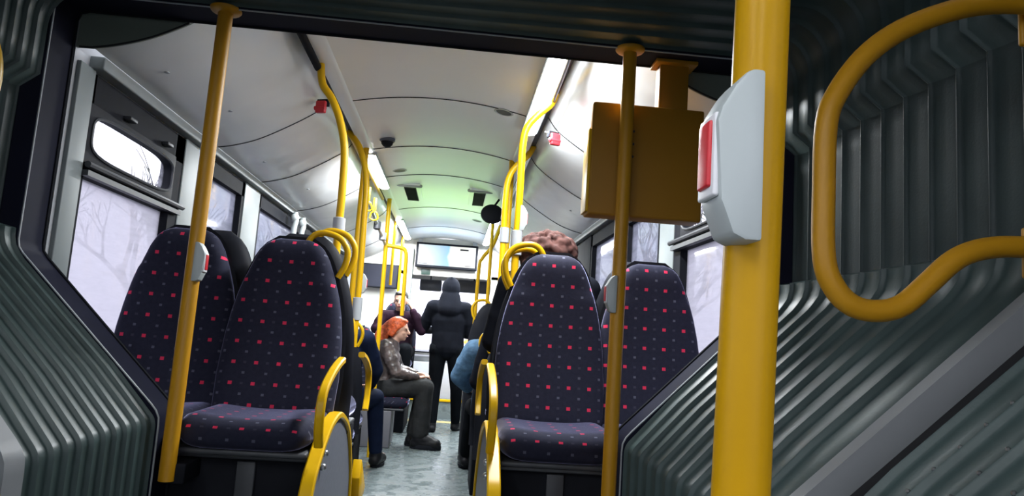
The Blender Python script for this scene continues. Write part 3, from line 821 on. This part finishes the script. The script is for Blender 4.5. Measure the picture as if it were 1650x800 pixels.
def vent(label, x, y):
    t = thing('ceiling_vent', label, 'vent', (x, y, ceil_z(x)), 0, 'ceiling air vents')
    obj('surround', MB().box((-.09, -.30, -.010), (.09, .42, .01), .008), CEILM, t)
    obj('grille', MB().box((-.052, -.20, -.018), (.052, .40, -.006), .004), DGREY, t)
    sl = MB()
    for i in range(20): sl.box((-.050, -.19 + i * .028, -.022), (.050, -.18 + i * .028, -.014))
    obj('slats', sl, BLK, t)
    obj('hood', MB().lathe([(.001, -.11), (.012, -.105), (.016, -.09), (.016, .09), (.012, .105), (.001, .11)], 14, (0, -.27, -.010), 'x'), GREYP, t)
vent('dark ceiling vent on the left half', -.30, 6.25)
vent('dark ceiling vent on the right half, half hidden by black mirror', .30, 6.25)
mr = thing('hanging_mirror', 'black round mirror hanging from the ceiling at right', 'mirror', (.42, 6.1, 2.17))
pr_ = [(cos(a) * .10, sin(a) * .085) for a in [2 * pi * i / 20 for i in range(20)]]
obj('mirror_shell', MB().prism(pr_, 'y', -.02, .03, .012), BLK, mr)
obj('arm', MB().tube([(0, .02, .05), (.06, .05, .15)], .01, 8), BLK, mr)

# information screen
def screen_mat():
    m = bpy.data.materials.new('lcd_route_map'); m.use_nodes = True
    n = m.node_tree.nodes; L = m.node_tree.links; b = n['Principled BSDF']
    tcn = n.new('ShaderNodeTexCoord'); sp = n.new('ShaderNodeSeparateXYZ'); L.new(tcn.outputs['Object'], sp.inputs[0])
    nz = n.new('ShaderNodeTexNoise'); nz.inputs['Scale'].default_value = 6; L.new(tcn.outputs['Object'], nz.inputs[0])
    r = n.new('ShaderNodeValToRGB'); r.color_ramp.interpolation = 'LINEAR'
    e = r.color_ramp.elements; e[0].position = .0; e[0].color = (.80, .86, .92, 1); e[1].position = 1; e[1].color = (.86, .9, .9, 1)
    for p, cc in ((.25, (.62, .78, .90, 1)), (.45, (.38, .62, .85, 1)), (.52, (.30, .62, .82, 1)), (.56, (.88, .9, .86, 1)), (.8, (.86, .87, .78, 1))):
        x = e.new(p); x.color = cc
    mr_ = n.new('ShaderNodeMapRange'); mr_.inputs[1].default_value = -.37; mr_.inputs[2].default_value = .37
    L.new(sp.outputs['X'], mr_.inputs[0])
    ad = n.new('ShaderNodeMath'); ad.operation = 'MULTIPLY_ADD'; L.new(nz.outputs[0], ad.inputs[0]); ad.inputs[1].default_value = .16
    sb = n.new('ShaderNodeMath'); sb.operation = 'SUBTRACT'; L.new(mr_.outputs[0], sb.inputs[0]); sb.inputs[1].default_value = .08
    L.new(sb.outputs[0], ad.inputs[2]); L.new(ad.outputs[0], r.inputs[0])
    b.inputs['Base Color'].default_value = (.02, .02, .02, 1)
    L.new(r.outputs[0], b.inputs['Emission Color']); b.inputs['Emission Strength'].default_value = .85
    return m
sn = thing('information_screen', 'wide lit information screen in a black frame above the gangway', 'screen', (.012, 9.38, 2.12))
obj('bezel', MB().box((-.405, -.03, -.165), (.405, .03, .165), .008), BLK, sn)
obj('display', MB().box((-.375, -.034, -.135), (.375, -.028, .135)), screen_mat(), sn)
obj('display_text', MB().box((.17, -.037, .085), (.28, -.034, .105)).box((.24, -.037, -.118), (.33, -.034, -.112)).box((-.36, -.037, -.118), (-.25, -.034, -.113)), BLK, sn)
obj('bracket', MB().box((-.39, .0, .16), (-.33, .02, .22)).box((.33, 0, .16), (.39, .02, .22)), GREYP, sn)
sn.rotation_euler = (-.08, 0, 0)
tv = thing('wall_monitor', 'switched-off black monitor on the white front partition at left', 'monitor', (-.84, 9.36, 1.80))
obj('case', MB().box((-.245, -.03, -.155), (.245, .03, .155), .006), BLK, tv)
obj('dark_display', MB().box((-.23, -.033, -.14), (.23, -.029, .14)), mat('dark_glass', (.03, .032, .045), .15, noise=(3, .1)), tv)
sg = tag(obj('notice_plate', MB().box((-.06, -.005, -.035), (.06, .005, .035), .003), mat('dark_green_plate', (.02, .05, .04), .4, noise=(5, .1)), None, loc=(-.25, 9.435, 1.905)), 'small dark plate under the left end of the screen', 'sign')
cab = thing('driver_mirror', 'dark rear-view mirror in the bright windscreen right of the hooded man', 'mirror', (.42, 10.2, 1.80))
obj('mirror_shell', MB().box((-.24, -.03, -.09), (.26, .04, .09), .03), mat('mirror_grey', (.10, .11, .13), .35, noise=(5, .1)), cab)
obj('arm', MB().tube([(0, 0, .05), (0, .1, .45)], .012, 8), BLK, cab)
dm = dup(cab, (-.20, 10.2, 1.78), None, 'dark mirror shape in the windscreen left of the hooded man'); dm.scale = (.62, 1, .9)
dbd = thing('dashboard', 'grey dashboard under the windscreen', 'dashboard', (.0, 11.5, .25))
obj('body', MB().box((-1.1, -.25, 0), (1.1, .33, .50), .06), GREYP, dbd)
tag(obj('warning_lamp', MB().ball((0, 0, 0), .035, 6), mat('orange_lamp', (.8, .25, .02), .4, emit=((1, .35, .05), 3)), None, loc=(.36, 9.7, 1.02)), 'small glowing orange lamp to the right of the hooded man', 'lamp')
# wall box with pipes near the third left window
wb = thing('window_handle_pipes', 'pair of pale grey pipe fittings at the third left window', 'pipe', (-1.13, 5.6, 1.93))
for i in range(2):
    obj('pipe', MB().tube(catmull([(0, i * .28, .04), (.01, i * .28, -.03), (.0, i * .28, -.12), (.0, i * .28, -.55)], 4), .022, 10).ball((0, i * .28, .0), .035, 6), LGREYP, wb)

# added green fill shining up at the ceiling, with no lamp behind it
area_lamp('green_ceiling_fill', (0.02, 6.9, 1.95), (.7, 1.6), GREEN_POWER, (.50, 1.0, .22), (pi, 0, 0))
area_lamp('screen_glow', (0.05, 8.7, 2.05), (.6, .5), 2.2, (.55, .75, 1.0), (pi, 0, 0))

# ------------------------------------------------------------------ people
SKIN = mat('skin', (.52, .30, .22), .5, noise=(12, .08))
def capsule(mb, p0, p1, r0, r1, flat=1.0, side=None, n=14):
    p0, p1 = Vector(p0), Vector(p1); ax = (p1 - p0); Ln = ax.length
    if Ln < 1e-5: ax = Vector((0, 0, 1))
    ax.normalize()
    sd = Vector(side) if side is not None else (Vector((1, 0, 0)) if abs(ax.x) < .9 else Vector((0, 1, 0)))
    sd = (sd - ax * sd.dot(ax)).normalized(); th = ax.cross(sd)
    rows = []
    def ringp(c, r): return [c + (sd * cos(2 * pi * k / n) + th * sin(2 * pi * k / n) * flat) * r for k in range(n)]
    for i in range(1, 5):
        a = pi / 2 * (1 - i / 4); rows.append(ringp(p0 - ax * sin(a) * r0 * min(1, flat), max(1e-4, cos(a) * r0)))
    for i in range(0, 5):
        a = pi / 2 * i / 4.0; rows.append(ringp(p1 + ax * sin(a) * r1 * min(1, flat), max(1e-4, cos(min(a, 1.5)) * r1)))
    o = MB().grid(rows, True); m = len(rows)
    o.f.append(tuple(range(n))[::-1]); o.f.append(tuple((m - 1) * n + k for k in range(n)))
    mb.add(o.v, o.f)
def remesh(name, mb, m, parent, vox=.010, smooth=3):
    me = bpy.data.meshes.new(name + '_t'); me.from_pydata(mb.v, [], mb.f)
    bm = bmesh.new(); bm.from_mesh(me); bmesh.ops.recalc_face_normals(bm, faces=bm.faces[:]); bm.to_mesh(me); bm.free()
    t = bpy.data.objects.new(name + '_t', me); COL.objects.link(t)
    r = t.modifiers.new('r', 'REMESH'); r.mode = 'VOXEL'; r.voxel_size = vox; r.use_smooth_shade = True
    if smooth:
        q = t.modifiers.new('s', 'SMOOTH'); q.iterations = smooth; q.factor = .5
    dg = bpy.context.evaluated_depsgraph_get(); dg.update()
    nm = bpy.data.meshes.new_from_object(t.evaluated_get(dg))
    bpy.data.objects.remove(t)
    nm.name = name; nm.materials.clear()
    for k in (m if isinstance(m, (list, tuple)) else [m]): nm.materials.append(k)
    o = bpy.data.objects.new(name, nm); COL.objects.link(o); o.parent = parent
    for p in nm.polygons: p.use_smooth = True
    return o
def lerp(a, b, t): return Vector(a).lerp(Vector(b), t)
def person(label, loc, rz, pose, top, legs, shoes, hair, hairstyle='short', scale=1.0, skin=SKIN, bulk=1.0, extra=None, top_name='jacket', female=False, face=True):
    """pose: dict of joints in local space, facing +Y.  One continuous body, clothes and hair as children."""
    t = thing('person', label, 'person', loc, rz); t.scale = (scale,) * 3
    J = {k: Vector(v) for k, v in pose.items()}
    hd, nk, ch, pv = J['head'], J['neck'], J['chest'], J['pelvis']
    side = (J['sh_r'] - J['sh_l']).normalized()
    fwd_ = J.get('look', Vector((0, 1, 0))).normalized()
    upv = Vector((0, 0, 1)); hs_ = fwd_.cross(upv).normalized(); hu = hs_.cross(fwd_)
    b = MB()
    # head
    def H(x, y, z): return hd + hs_ * x + fwd_ * y + hu * z
    Q = Matrix((hs_, fwd_, hu)).transposed()
    def ell(c, r):
        o = MB().ball((0, 0, 0), r, 9); b.add([Q @ Vector(v) + Vector(c) for v in o.v], o.f)
    ell(H(0, -.008, .02), (.074, .094, .092))
    ell(H(0, .022, -.045), (.058, .066, .066))
    ell(H(0, .055, -.088), (.024, .024, .018))                # chin
    capsule(b, H(0, .086, .008), H(0, .108, -.028), .009, .014)   # nose
    for s in (-1, 1):
        ell(H(s * .074, -.008, -.012), (.011, .020, .030))     # ears
        ell(H(s * .030, .078, .022), (.022, .010, .006))      # brow
        ell(H(s * .038, .062, -.032), (.020, .016, .018))      # cheek
    ell(H(0, .083, -.058), (.024, .012, .012))                # mouth mound
    capsule(b, nk - Vector((0, 0, .02)), H(0, -.015, -.05), .056, .050)
    # torso
    capsule(b, pv, lerp(pv, ch, .55), .145, .125, .66, side)
    capsule(b, lerp(pv, ch, .5), ch, .125, .150, .62, side)
    capsule(b, ch, lerp(ch, nk, .75), .150, .085, .60, side)
    capsule(b, J['sh_l'], J['sh_r'], .058, .058)
    for s in ('l', 'r'):
        sh, el, wr = J['sh_' + s], J['el_' + s], J['wr_' + s]
        capsule(b, sh, el, .052, .038); capsule(b, el, wr, .038, .026)
        hand_d = J.get('hand_' + s, (wr - el)).normalized() * 1.0
        pal = hand_d.cross(Vector((0, 0, 1)))
        pal = pal.normalized() if pal.length > .2 else Vector((1, 0, 0))
        up2 = pal.cross(hand_d).normalized()
        capsule(b, wr, wr + hand_d * .075, .026, .036, .45, pal)
        kn = wr + hand_d * .085
        for fi, (off, ln) in enumerate(((-.030, .060), (-.010, .072), (.010, .068), (.029, .052))):
            a = kn + pal * off; mdl = a + hand_d * ln * .5 - up2 * .006; tip = mdl + hand_d * ln * .38 - up2 * ln * .35
            capsule(b, a, mdl, .0088, .0082, n=8); capsule(b, mdl, tip, .0082, .0068, n=8)
        th0 = wr + hand_d * .025 - pal * .030
        capsule(b, th0, th0 + hand_d * .04 - pal * .025, .012, .0095, n=8)
        capsule(b, th0 + hand_d * .04 - pal * .025, th0 + hand_d * .07 - pal * .028 - up2 * .008, .0095, .008, n=8)
        hp, kn_, an, toe = J['hp_' + s], J['kn_' + s], J['an_' + s], J['toe_' + s]
        capsule(b, hp, kn_, .082, .056); capsule(b, kn_, lerp(kn_, an, .35), .054, .055); capsule(b, lerp(kn_, an, .35), an, .055, .038)
        capsule(b, an - Vector((0, 0, .03)), toe, .036, .030)
    capsule(b, J['hp_l'], J['hp_r'], .10, .10)
    body = remesh('body', b, skin, t, .0075, 2)
    if face:
        for s in (-1, 1):
            e = MB().ball((0, 0, 0), (.012, .007, .007), 5); obj('eye', MB().add([Q @ Vector(v) + H(s * .030, .0835, .005) for v in e.v], e.f), mat('eye_dark', (.03, .02, .02), .2, noise=(20, .1)), t)
        e = MB().ball((0, 0, 0), (.022, .007, .006), 5); obj('lips', MB().add([Q @ Vector(v) + H(0, .093, -.060) for v in e.v], e.f), mat('lips_red', (.36, .09, .08), .4, noise=(20, .1)), t)
    # upper garment
    g = MB(); k = bulk
    low = lerp(pv, ch, -.05)
    capsule(g, low, lerp(pv, ch, .5), .172 * k, .165 * k, .74, side)
    capsule(g, lerp(pv, ch, .5), ch, .165 * k, .182 * k, .72, side)
    capsule(g, ch, lerp(ch, nk, .8), .182 * k, .10, .68, side)
    capsule(g, J['sh_l'], J['sh_r'], .078 * k, .078 * k)
    capsule(g, nk - Vector((0, 0, .05)), nk + Vector((0, 0, .0)), .082, .070)
    for s in ('l', 'r'):
        sh, el, wr = J['sh_' + s], J['el_' + s], J['wr_' + s]
        capsule(g, sh, el, .077 * k, .060 * k); capsule(g, el, lerp(el, wr, .93), .061 * k, .042 * k)
        m1 = lerp(sh, el, .55); capsule(g, m1, m1 + Vector((0, 0, .01)), .072 * k, .070 * k)
    if extra: extra(g, J, H)
    remesh(top_name, g, top, t, .011, 3)
    g = MB()
    capsule(g, pv - Vector((0, 0, .02)), lerp(pv, ch, .22), .160, .150, .78, side)
    capsule(g, J['hp_l'], J['hp_r'], .115, .115)
    for s in ('l', 'r'):
        hp, kn_, an = J['hp_' + s], J['kn_' + s], J['an_' + s]
        wl = 1.25 if female else 1.0
        capsule(g, hp, kn_, .105, .074 * wl); capsule(g, kn_, lerp(kn_, an, .9), .073 * wl, .056 * wl * wl)
    remesh('trousers', g, legs, t, .011, 3)
    for s in ('l', 'r'):
        an, toe = J['an_' + s], J['toe_' + s]
        d = (toe - an); d.z = 0; d.normalize(); sv = Vector((0, 0, 1)).cross(d)
        zb = min(an.z, toe.z) - .045
        g = MB(); kk = 1.35 if female else 1.0
        hb = Vector((an.x, an.y, zb))
        capsule(g, hb + d * -.03 + Vector((0, 0, .038)), hb + d * .16 + Vector((0, 0, .036)), .048 * kk, .046 * kk, .9, sv)
        capsule(g, an + Vector((0, 0, .07 if female else .02)), an - Vector((0, 0, .01)), .052 * kk, .055 * kk)
        capsule(g, an, hb + d * .12 + Vector((0, 0, .05)), .050 * kk, .040 * kk)
        sh_ = remesh('shoe', g, shoes, t, .008, 2)
        sole = []
        for q in range(24):
            a = 2 * pi * q / 24; p = hb + d * (.065 + cos(a) * .115 * kk) + sv * sin(a) * .050 * kk; sole.append((p.x, p.y))
        obj('sole', MB().prism(sole, 'z', zb - .012, zb + (.028 if female else .012), .003), BLK, sh_)
    # hair
    if hairstyle:
        g = MB()
        def he(c, r):
            o = MB().ball((0, 0, 0), r, 9); g.add([Q @ Vector(v) + Vector(c) for v in o.v], o.f)
        he(H(0, -.030, .040), (.083, .088, .085)); he(H(0, .020, .085), (.066, .062, .030)); he(H(0, -.058, -.005), (.074, .056, .074))
        if hairstyle == 'pony':
            he(H(0, -.02, .045), (.090, .096, .086)); he(H(0, -.07, .06), (.055, .05, .05))
            for s in (-1, 1): capsule(g, H(s * .074, .0, .02), H(s * .075, -.045, -.05), .026, .030)
            capsule(g, H(0, -.085, .03), H(0.02, -.16, -.07), .064, .070); capsule(g, H(0.02, -.16, -.07), H(0.05, -.215, -.20), .070, .052); capsule(g, H(0.05, -.215, -.20), H(0.06, -.235, -.30), .052, .018)
            capsule(g, H(.06, -.09, -.02), H(.07, -.13, -.18), .03, .018)
        if hairstyle == 'curly':
            rnd = random.Random(5)
            for i in range(170):
                a = rnd.uniform(0, 2 * pi); e_ = rnd.uniform(-.5, 1.0); ce = sqrt(max(0, 1 - e_ * e_))
                rr = rnd.uniform(.014, .026)
                he(H(ce * cos(a) * .135, -.03 + ce * sin(a) * .125, .025 + e_ * .105), (rr, rr, rr))
            he(H(0, -.03, .02), (.128, .118, .100))
        remesh('hair', g, hair, t, .0075, 1 if hairstyle == 'curly' else 2)
    return t
HOODM = mat('black_hoodie', (.008, .009, .013), .85, noise=(12, .2), bump=(8, .3, .01), spec=.03)
BLKT = mat('black_trousers', (.006, .007, .009), .8, noise=(12, .2), bump=(8, .3, .01), spec=.03)
SHOEM = mat('black_shoes', (.010, .010, .012), .5, spec=.15, noise=(12, .2))
NAVY = mat('navy_jacket', (.009, .014, .034), .75, noise=(12, .2), bump=(8, .3, .01), spec=.03)
DENIM = mat('blue_denim', (.06, .13, .22), .85, noise=(30, .25), bump=(16, .6, .02))
LEATHER = mat('worn_brown_leather', (.075, .057, .054), .36, noise=(9, .7), bump=(11, 1.0, .03))
CHAR = mat('charcoal_trousers', (.022, .023, .024), .8, spec=.1, noise=(12, .2), bump=(12, .6, .02))
MAROON = mat('dark_maroon_jacket', (.022, .010, .019), .75, spec=.05, noise=(3, .5), bump=(14, .5, .02))
HAIRD = mat('dark_hair', (.018, .014, .012), .5, noise=(40, .4), bump=(60, .6, .01))
HAIRG = mat('greying_dark_hair', (.045, .042, .042), .5, noise=(40, .5), bump=(60, .6, .01))
HAIRR = mat('copper_red_hair', (.50, .085, .022), .45, noise=(45, .4), bump=(60, .7, .01), spec=.4)
HAIRC = mat('reddish_brown_curls', (.058, .026, .022), .85, spec=.15, noise=(30, .5))

# standing man in the hoodie, back to the camera
stand = dict(head=(.0, .02, 1.635), neck=(0, -.01, 1.47), chest=(0, 0, 1.27), pelvis=(0.01, 0, .97),
             sh_l=(-.185, -.01, 1.41), sh_r=(.185, -.01, 1.41), el_l=(-.29, .08, 1.16), el_r=(.26, .05, 1.13),
             wr_l=(-.20, .30, 1.14), wr_r=(.17, .26, 1.12), hand_l=(.5, .7, .1), hand_r=(-.5, .7, .1),
             hp_l=(-.09, 0, .93), hp_r=(.10, 0, .93), kn_l=(-.10, .02, .50), kn_r=(.15, .03, .50),
             an_l=(-.10, -.02, .075), an_r=(.17, .20, .075), toe_l=(-.13, .15, .045), toe_r=(.22, .36, .045))
def hoodie(g, J, H):
    o = MB().ball((0, 0, 0), (.110, .120, .135), 9)
    g.add([Vector(v) + H(0, -.012, .005) for v in o.v], o.f)
    capsule(g, H(0, -.06, .08), H(0, -.075, .125), .05, .018)
    capsule(g, H(0, -.05, -.10), Vector(J['neck']) - Vector((0, .06, .08)), .12, .14, .75, (1, 0, 0))
person('man in black hoodie with the hood up standing in the aisle, seen from behind', (.105, 8.35, .0), 0.0, stand, HOODM, BLKT, SHOEM, HAIRD, None, 1.0, bulk=1.12, extra=hoodie, top_name='hooded_sweatshirt', face=False)

def sit(hz, knee=.45, footz=.045, spread=.12, **kw):
    z = hz + .10
    d = dict(pelvis=(0, 0, z + .02), chest=(0, -.01, z + .34), neck=(0, .0, z + .53), head=(0, .045, z + .69),
             sh_l=(-.18, -.005, z + .47), sh_r=(.18, -.005, z + .47), el_l=(-.25, .06, z + .20), el_r=(.25, .06, z + .20),
             wr_l=(-.14, .27, z + .12), wr_r=(.14, .27, z + .12), hand_l=(.3, .9, -.1), hand_r=(-.3, .9, -.1),
             hp_l=(-.09, .02, z), hp_r=(.09, .02, z), kn_l=(-spread, knee, z + .02), kn_r=(spread, knee, z + .02),
             an_l=(-spread, knee + .03, footz + .04), an_r=(spread, knee + .03, footz + .04),
             toe_l=(-spread - .02, knee + .20, footz + .01), toe_r=(spread + .02, knee + .20, footz + .01))
    d.update(kw); return d
# woman with copper hair, seated sideways, facing +X
p = sit(.45, knee=.43, spread=.07, look=(.20, 1, -.05), chest=(0, .03, .84), neck=(0, .075, .985), head=(0, .13, 1.125),
        sh_l=(-.155, .03, .95), sh_r=(.155, .03, .95),
        el_l=(-.20, .15, .72), el_r=(.20, .15, .72), wr_l=(-.05, .33, .70), wr_r=(.07, .35, .67), hand_l=(.5, .8, .1), hand_r=(-.5, .8, .1),
        an_r=(.09, .42, .10), toe_r=(.13, .60, .06), an_l=(-.06, .36, .10), toe_l=(-.06, .54, .06))
person('woman with copper-red ponytail, worn brown leather jacket and chunky black boots, sitting sideways', (-.50, 7.20, 0.0), -pi / 2, p, LEATHER, CHAR, SHOEM, HAIRR, 'pony', 1.0, bulk=1.02, female=True)
# passenger with hand raised to the face, facing the camera
p = sit(.78, knee=.40, footz=.30, look=(.1, 1, -.1), el_l=(-.27, .14, 1.13), wr_l=(-.15, .20, 1.36), hand_l=(.35, -.1, .9), el_r=(.26, .10, 1.12), wr_r=(.10, .28, 1.10),
        chest=(0, .02, 1.15), neck=(0, .05, 1.31), head=(0, .09, 1.46), sh_l=(-.18, .03, 1.27), sh_r=(.18, .03, 1.27))
person('passenger in dark maroon and navy jacket facing the camera, one hand raised to the face', (-.47, 8.55, 0.0), pi, p, MAROON, BLKT, SHOEM, HAIRD, 'short', 1.0)
# passenger in navy, left row, one leg out in the aisle
p = sit(.46, knee=.42, el_r=(.27, .10, .80), wr_r=(.22, .30, .66), kn_r=(.26, .36, .56), an_r=(.30, .40, .09), toe_r=(.34, .58, .06),
        head=(.02, .05, 1.25), neck=(0, .0, 1.08))
person('passenger in navy clothes on the left, grey-flecked dark hair, seen from behind', (-.69, 5.66, 0.0), 0, p, NAVY, NAVY, SHOEM, HAIRG, 'short', 1.0, face=False)
# passenger in denim jacket, right row
p = sit(.46, knee=.46, el_l=(-.30, .12, .80), wr_l=(-.22, .32, .70), sh_l=(-.20, 0, 1.0), kn_l=(-.16, .50, .54), an_l=(-.19, .72, .10), toe_l=(-.21, .90, .07),
        kn_r=(.08, .48, .56))
person('passenger in blue denim jacket on the right, arm and foot reaching into the aisle', (.535, 5.48, 0.0), 0, p, DENIM, BLKT, SHOEM, HAIRD, 'short', 1.0, face=False, bulk=1.18)
# passenger with reddish curls behind the right near seats
p = sit(.80, knee=.42, footz=.46, head=(-.02, .03, 1.505), neck=(0, -.02, 1.38))
person('passenger with reddish-brown curly hair and black coat behind the right aisle seat', (.60, 3.42, 0.0), 0, p, HOODM, BLKT, SHOEM, HAIRC, 'curly', 1.0, face=False, bulk=.95)
p = sit(.50, knee=.42, head=(0, .03, 1.27))
person('dark-haired passenger seen just left of the curly hair, beyond the yellow loops', (.60, 4.72, 0.02), 0, p, HOODM, BLKT, SHOEM, HAIRD, 'short', 1.0, face=False, bulk=1.0)

# ------------------------------------------------------------------ rear section around and behind the camera
ca, sa = cos(radians(-25)), sin(radians(-25))
C0 = Vector((0, .66, 0))
def rear(u, bk, z):      # lateral u, distance back from the rear ring, height
    return (C0.x + u * ca + bk * sa, C0.y + u * sa - bk * ca, z)
def rbox(mb, a, b):
    vs = [rear(x, y, z) for z in (a[2], b[2]) for x, y in ((a[0], a[1]), (b[0], a[1]), (b[0], b[1]), (a[0], b[1]))]
    mb.add(vs, [(0, 1, 2, 3), (4, 7, 6, 5), (0, 4, 5, 1), (1, 5, 6, 2), (2, 6, 7, 3), (3, 7, 4, 0)])
rr_ = ring('wall_joint_rear', .60, -25, .12, FRAMEB, .0, .12); rr_['kind'] = 'structure'
struct('floor_rear', (lambda m_: (rbox(m_, (-1.25, .0, -.07), (1.25, 4.5, -.002)), m_)[1])(MB()), FLOORM)
struct('ceiling_rear', (lambda m_: (rbox(m_, (-1.25, .05, 2.32), (1.25, 4.5, 2.38)), m_)[1])(MB()), CEILM)
for s, sd in ((-1, 'left'), (1, 'right')):
    m_ = MB(); rbox(m_, (s * 1.2, .05, 0), (s * 1.26, 4.5, 1.0)); rbox(m_, (s * 1.2, .05, 1.9), (s * 1.26, 4.5, 2.33))
    for a, b_ in ((.05, .35), (1.45, 1.65), (2.8, 3.0), (4.3, 4.5)): rbox(m_, (s * 1.2, a, 1.0), (s * 1.26, b_, 1.9))
    struct('wall_rear_' + sd, m_, WALLM)
m_ = MB(); rbox(m_, (-1.25, 4.5, 0), (1.25, 4.56, 1.2)); rbox(m_, (-1.25, 4.5, 1.95), (1.25, 4.56, 2.35)); struct('wall_rear', m_, WALLM)
lp = rear(-.5, 1.6, 2.28)
for s in (-1, 1):
    t = thing('ceiling_light', 'ceiling lamp strip of the rear section on its %s side' % ('left' if s < 0 else 'right'), 'ceiling light', rear(s * .5, 1.7, 2.30), radians(-25))
    obj('diffuser', MB().box((-.035, -.9, -.015), (.035, .9, 0), .006), mat('lamp_diffuser', (.9, .9, .9)), t)
    lo = area_lamp('rear_strip_glow', rear(s * .5, 1.7, 2.27), (.06, 1.8), 9, (.93, .97, 1.0), (0, 0, radians(-25)))

# ------------------------------------------------------------------ outside: road, verge, bare trees
gr = obj('ground', MB().box((-60, -40, -.9), (60, 80, -.8)), mat('wet_road', (.10, .11, .12), .5, noise=(.6, .2)), None, 0); gr['kind'] = 'structure'
def tree(label, loc, h, seed):
    rnd = random.Random(seed); t = thing('bare_tree', label, 'tree', loc, 0, 'bare trees outside the windows')
    mb = MB(); tw = MB()
    def br(p, d, ln, r, lv):
        q = p + d * ln; m_ = p.lerp(q, .5) + Vector((rnd.uniform(-.1, .1), rnd.uniform(-.1, .1), 0)) * ln * .3
        (mb if lv < 2 else tw).tube([p, m_, q], [r, r * .85, r * .7], 5, cap=False)
        if lv >= 5: return
        for i in range(3 if lv < 4 else 2):
            dd = (d + Vector((rnd.uniform(-1, 1), rnd.uniform(-1, 1), rnd.uniform(-.2, .8))) * .75).normalized()
            br(p.lerp(q, rnd.uniform(.55, 1)), dd, ln * rnd.uniform(.6, .85), r * .58, lv + 1)
    br(Vector((0, 0, 0)), Vector((0, 0, 1)), h * .28, h * .022, 0)
    bk = mat('bark_grey', (.07, .06, .055), .9, noise=(8, .3))
    obj('trunk', mb, bk, t); obj('twigs', tw, bk, t)
    return t
ts = [tree('bare grey tree seen through the near left window', (-9, 13, -.8), 9, 3), tree('bare grey tree with wide crown seen through the right windows', (9, 17, -.8), 9, 8)]
spots = [(-7.5, 19, 0, 1), (-10, 26, 1, 1.1), (-8, 33, 0, 1.1), (-12, 9.5, 1, .8), (7, 22, 0, 1), (11, 13.5, 1, 1), (9, 29, 0, 1.2), (-14, 18, 0, .9), (13, 20, 1, 1.0)]
nm = ['left roadside bare tree beyond the nearest one', 'left roadside bare tree further on', 'farthest left roadside bare tree', 'smaller bare tree at the near left pane', 'right roadside bare tree near the second window',
      'right bare tree at the nearest right pane', 'farthest right roadside bare tree', 'bare tree set back from the road on the left', 'bare tree set back from the road on the right']
for (x, y, k, sc_), lb in zip(spots, nm):
    d = dup(ts[k], (x, y, -.8), x * 1.3, lb); d.scale = (sc_,) * 3
hg = MB()
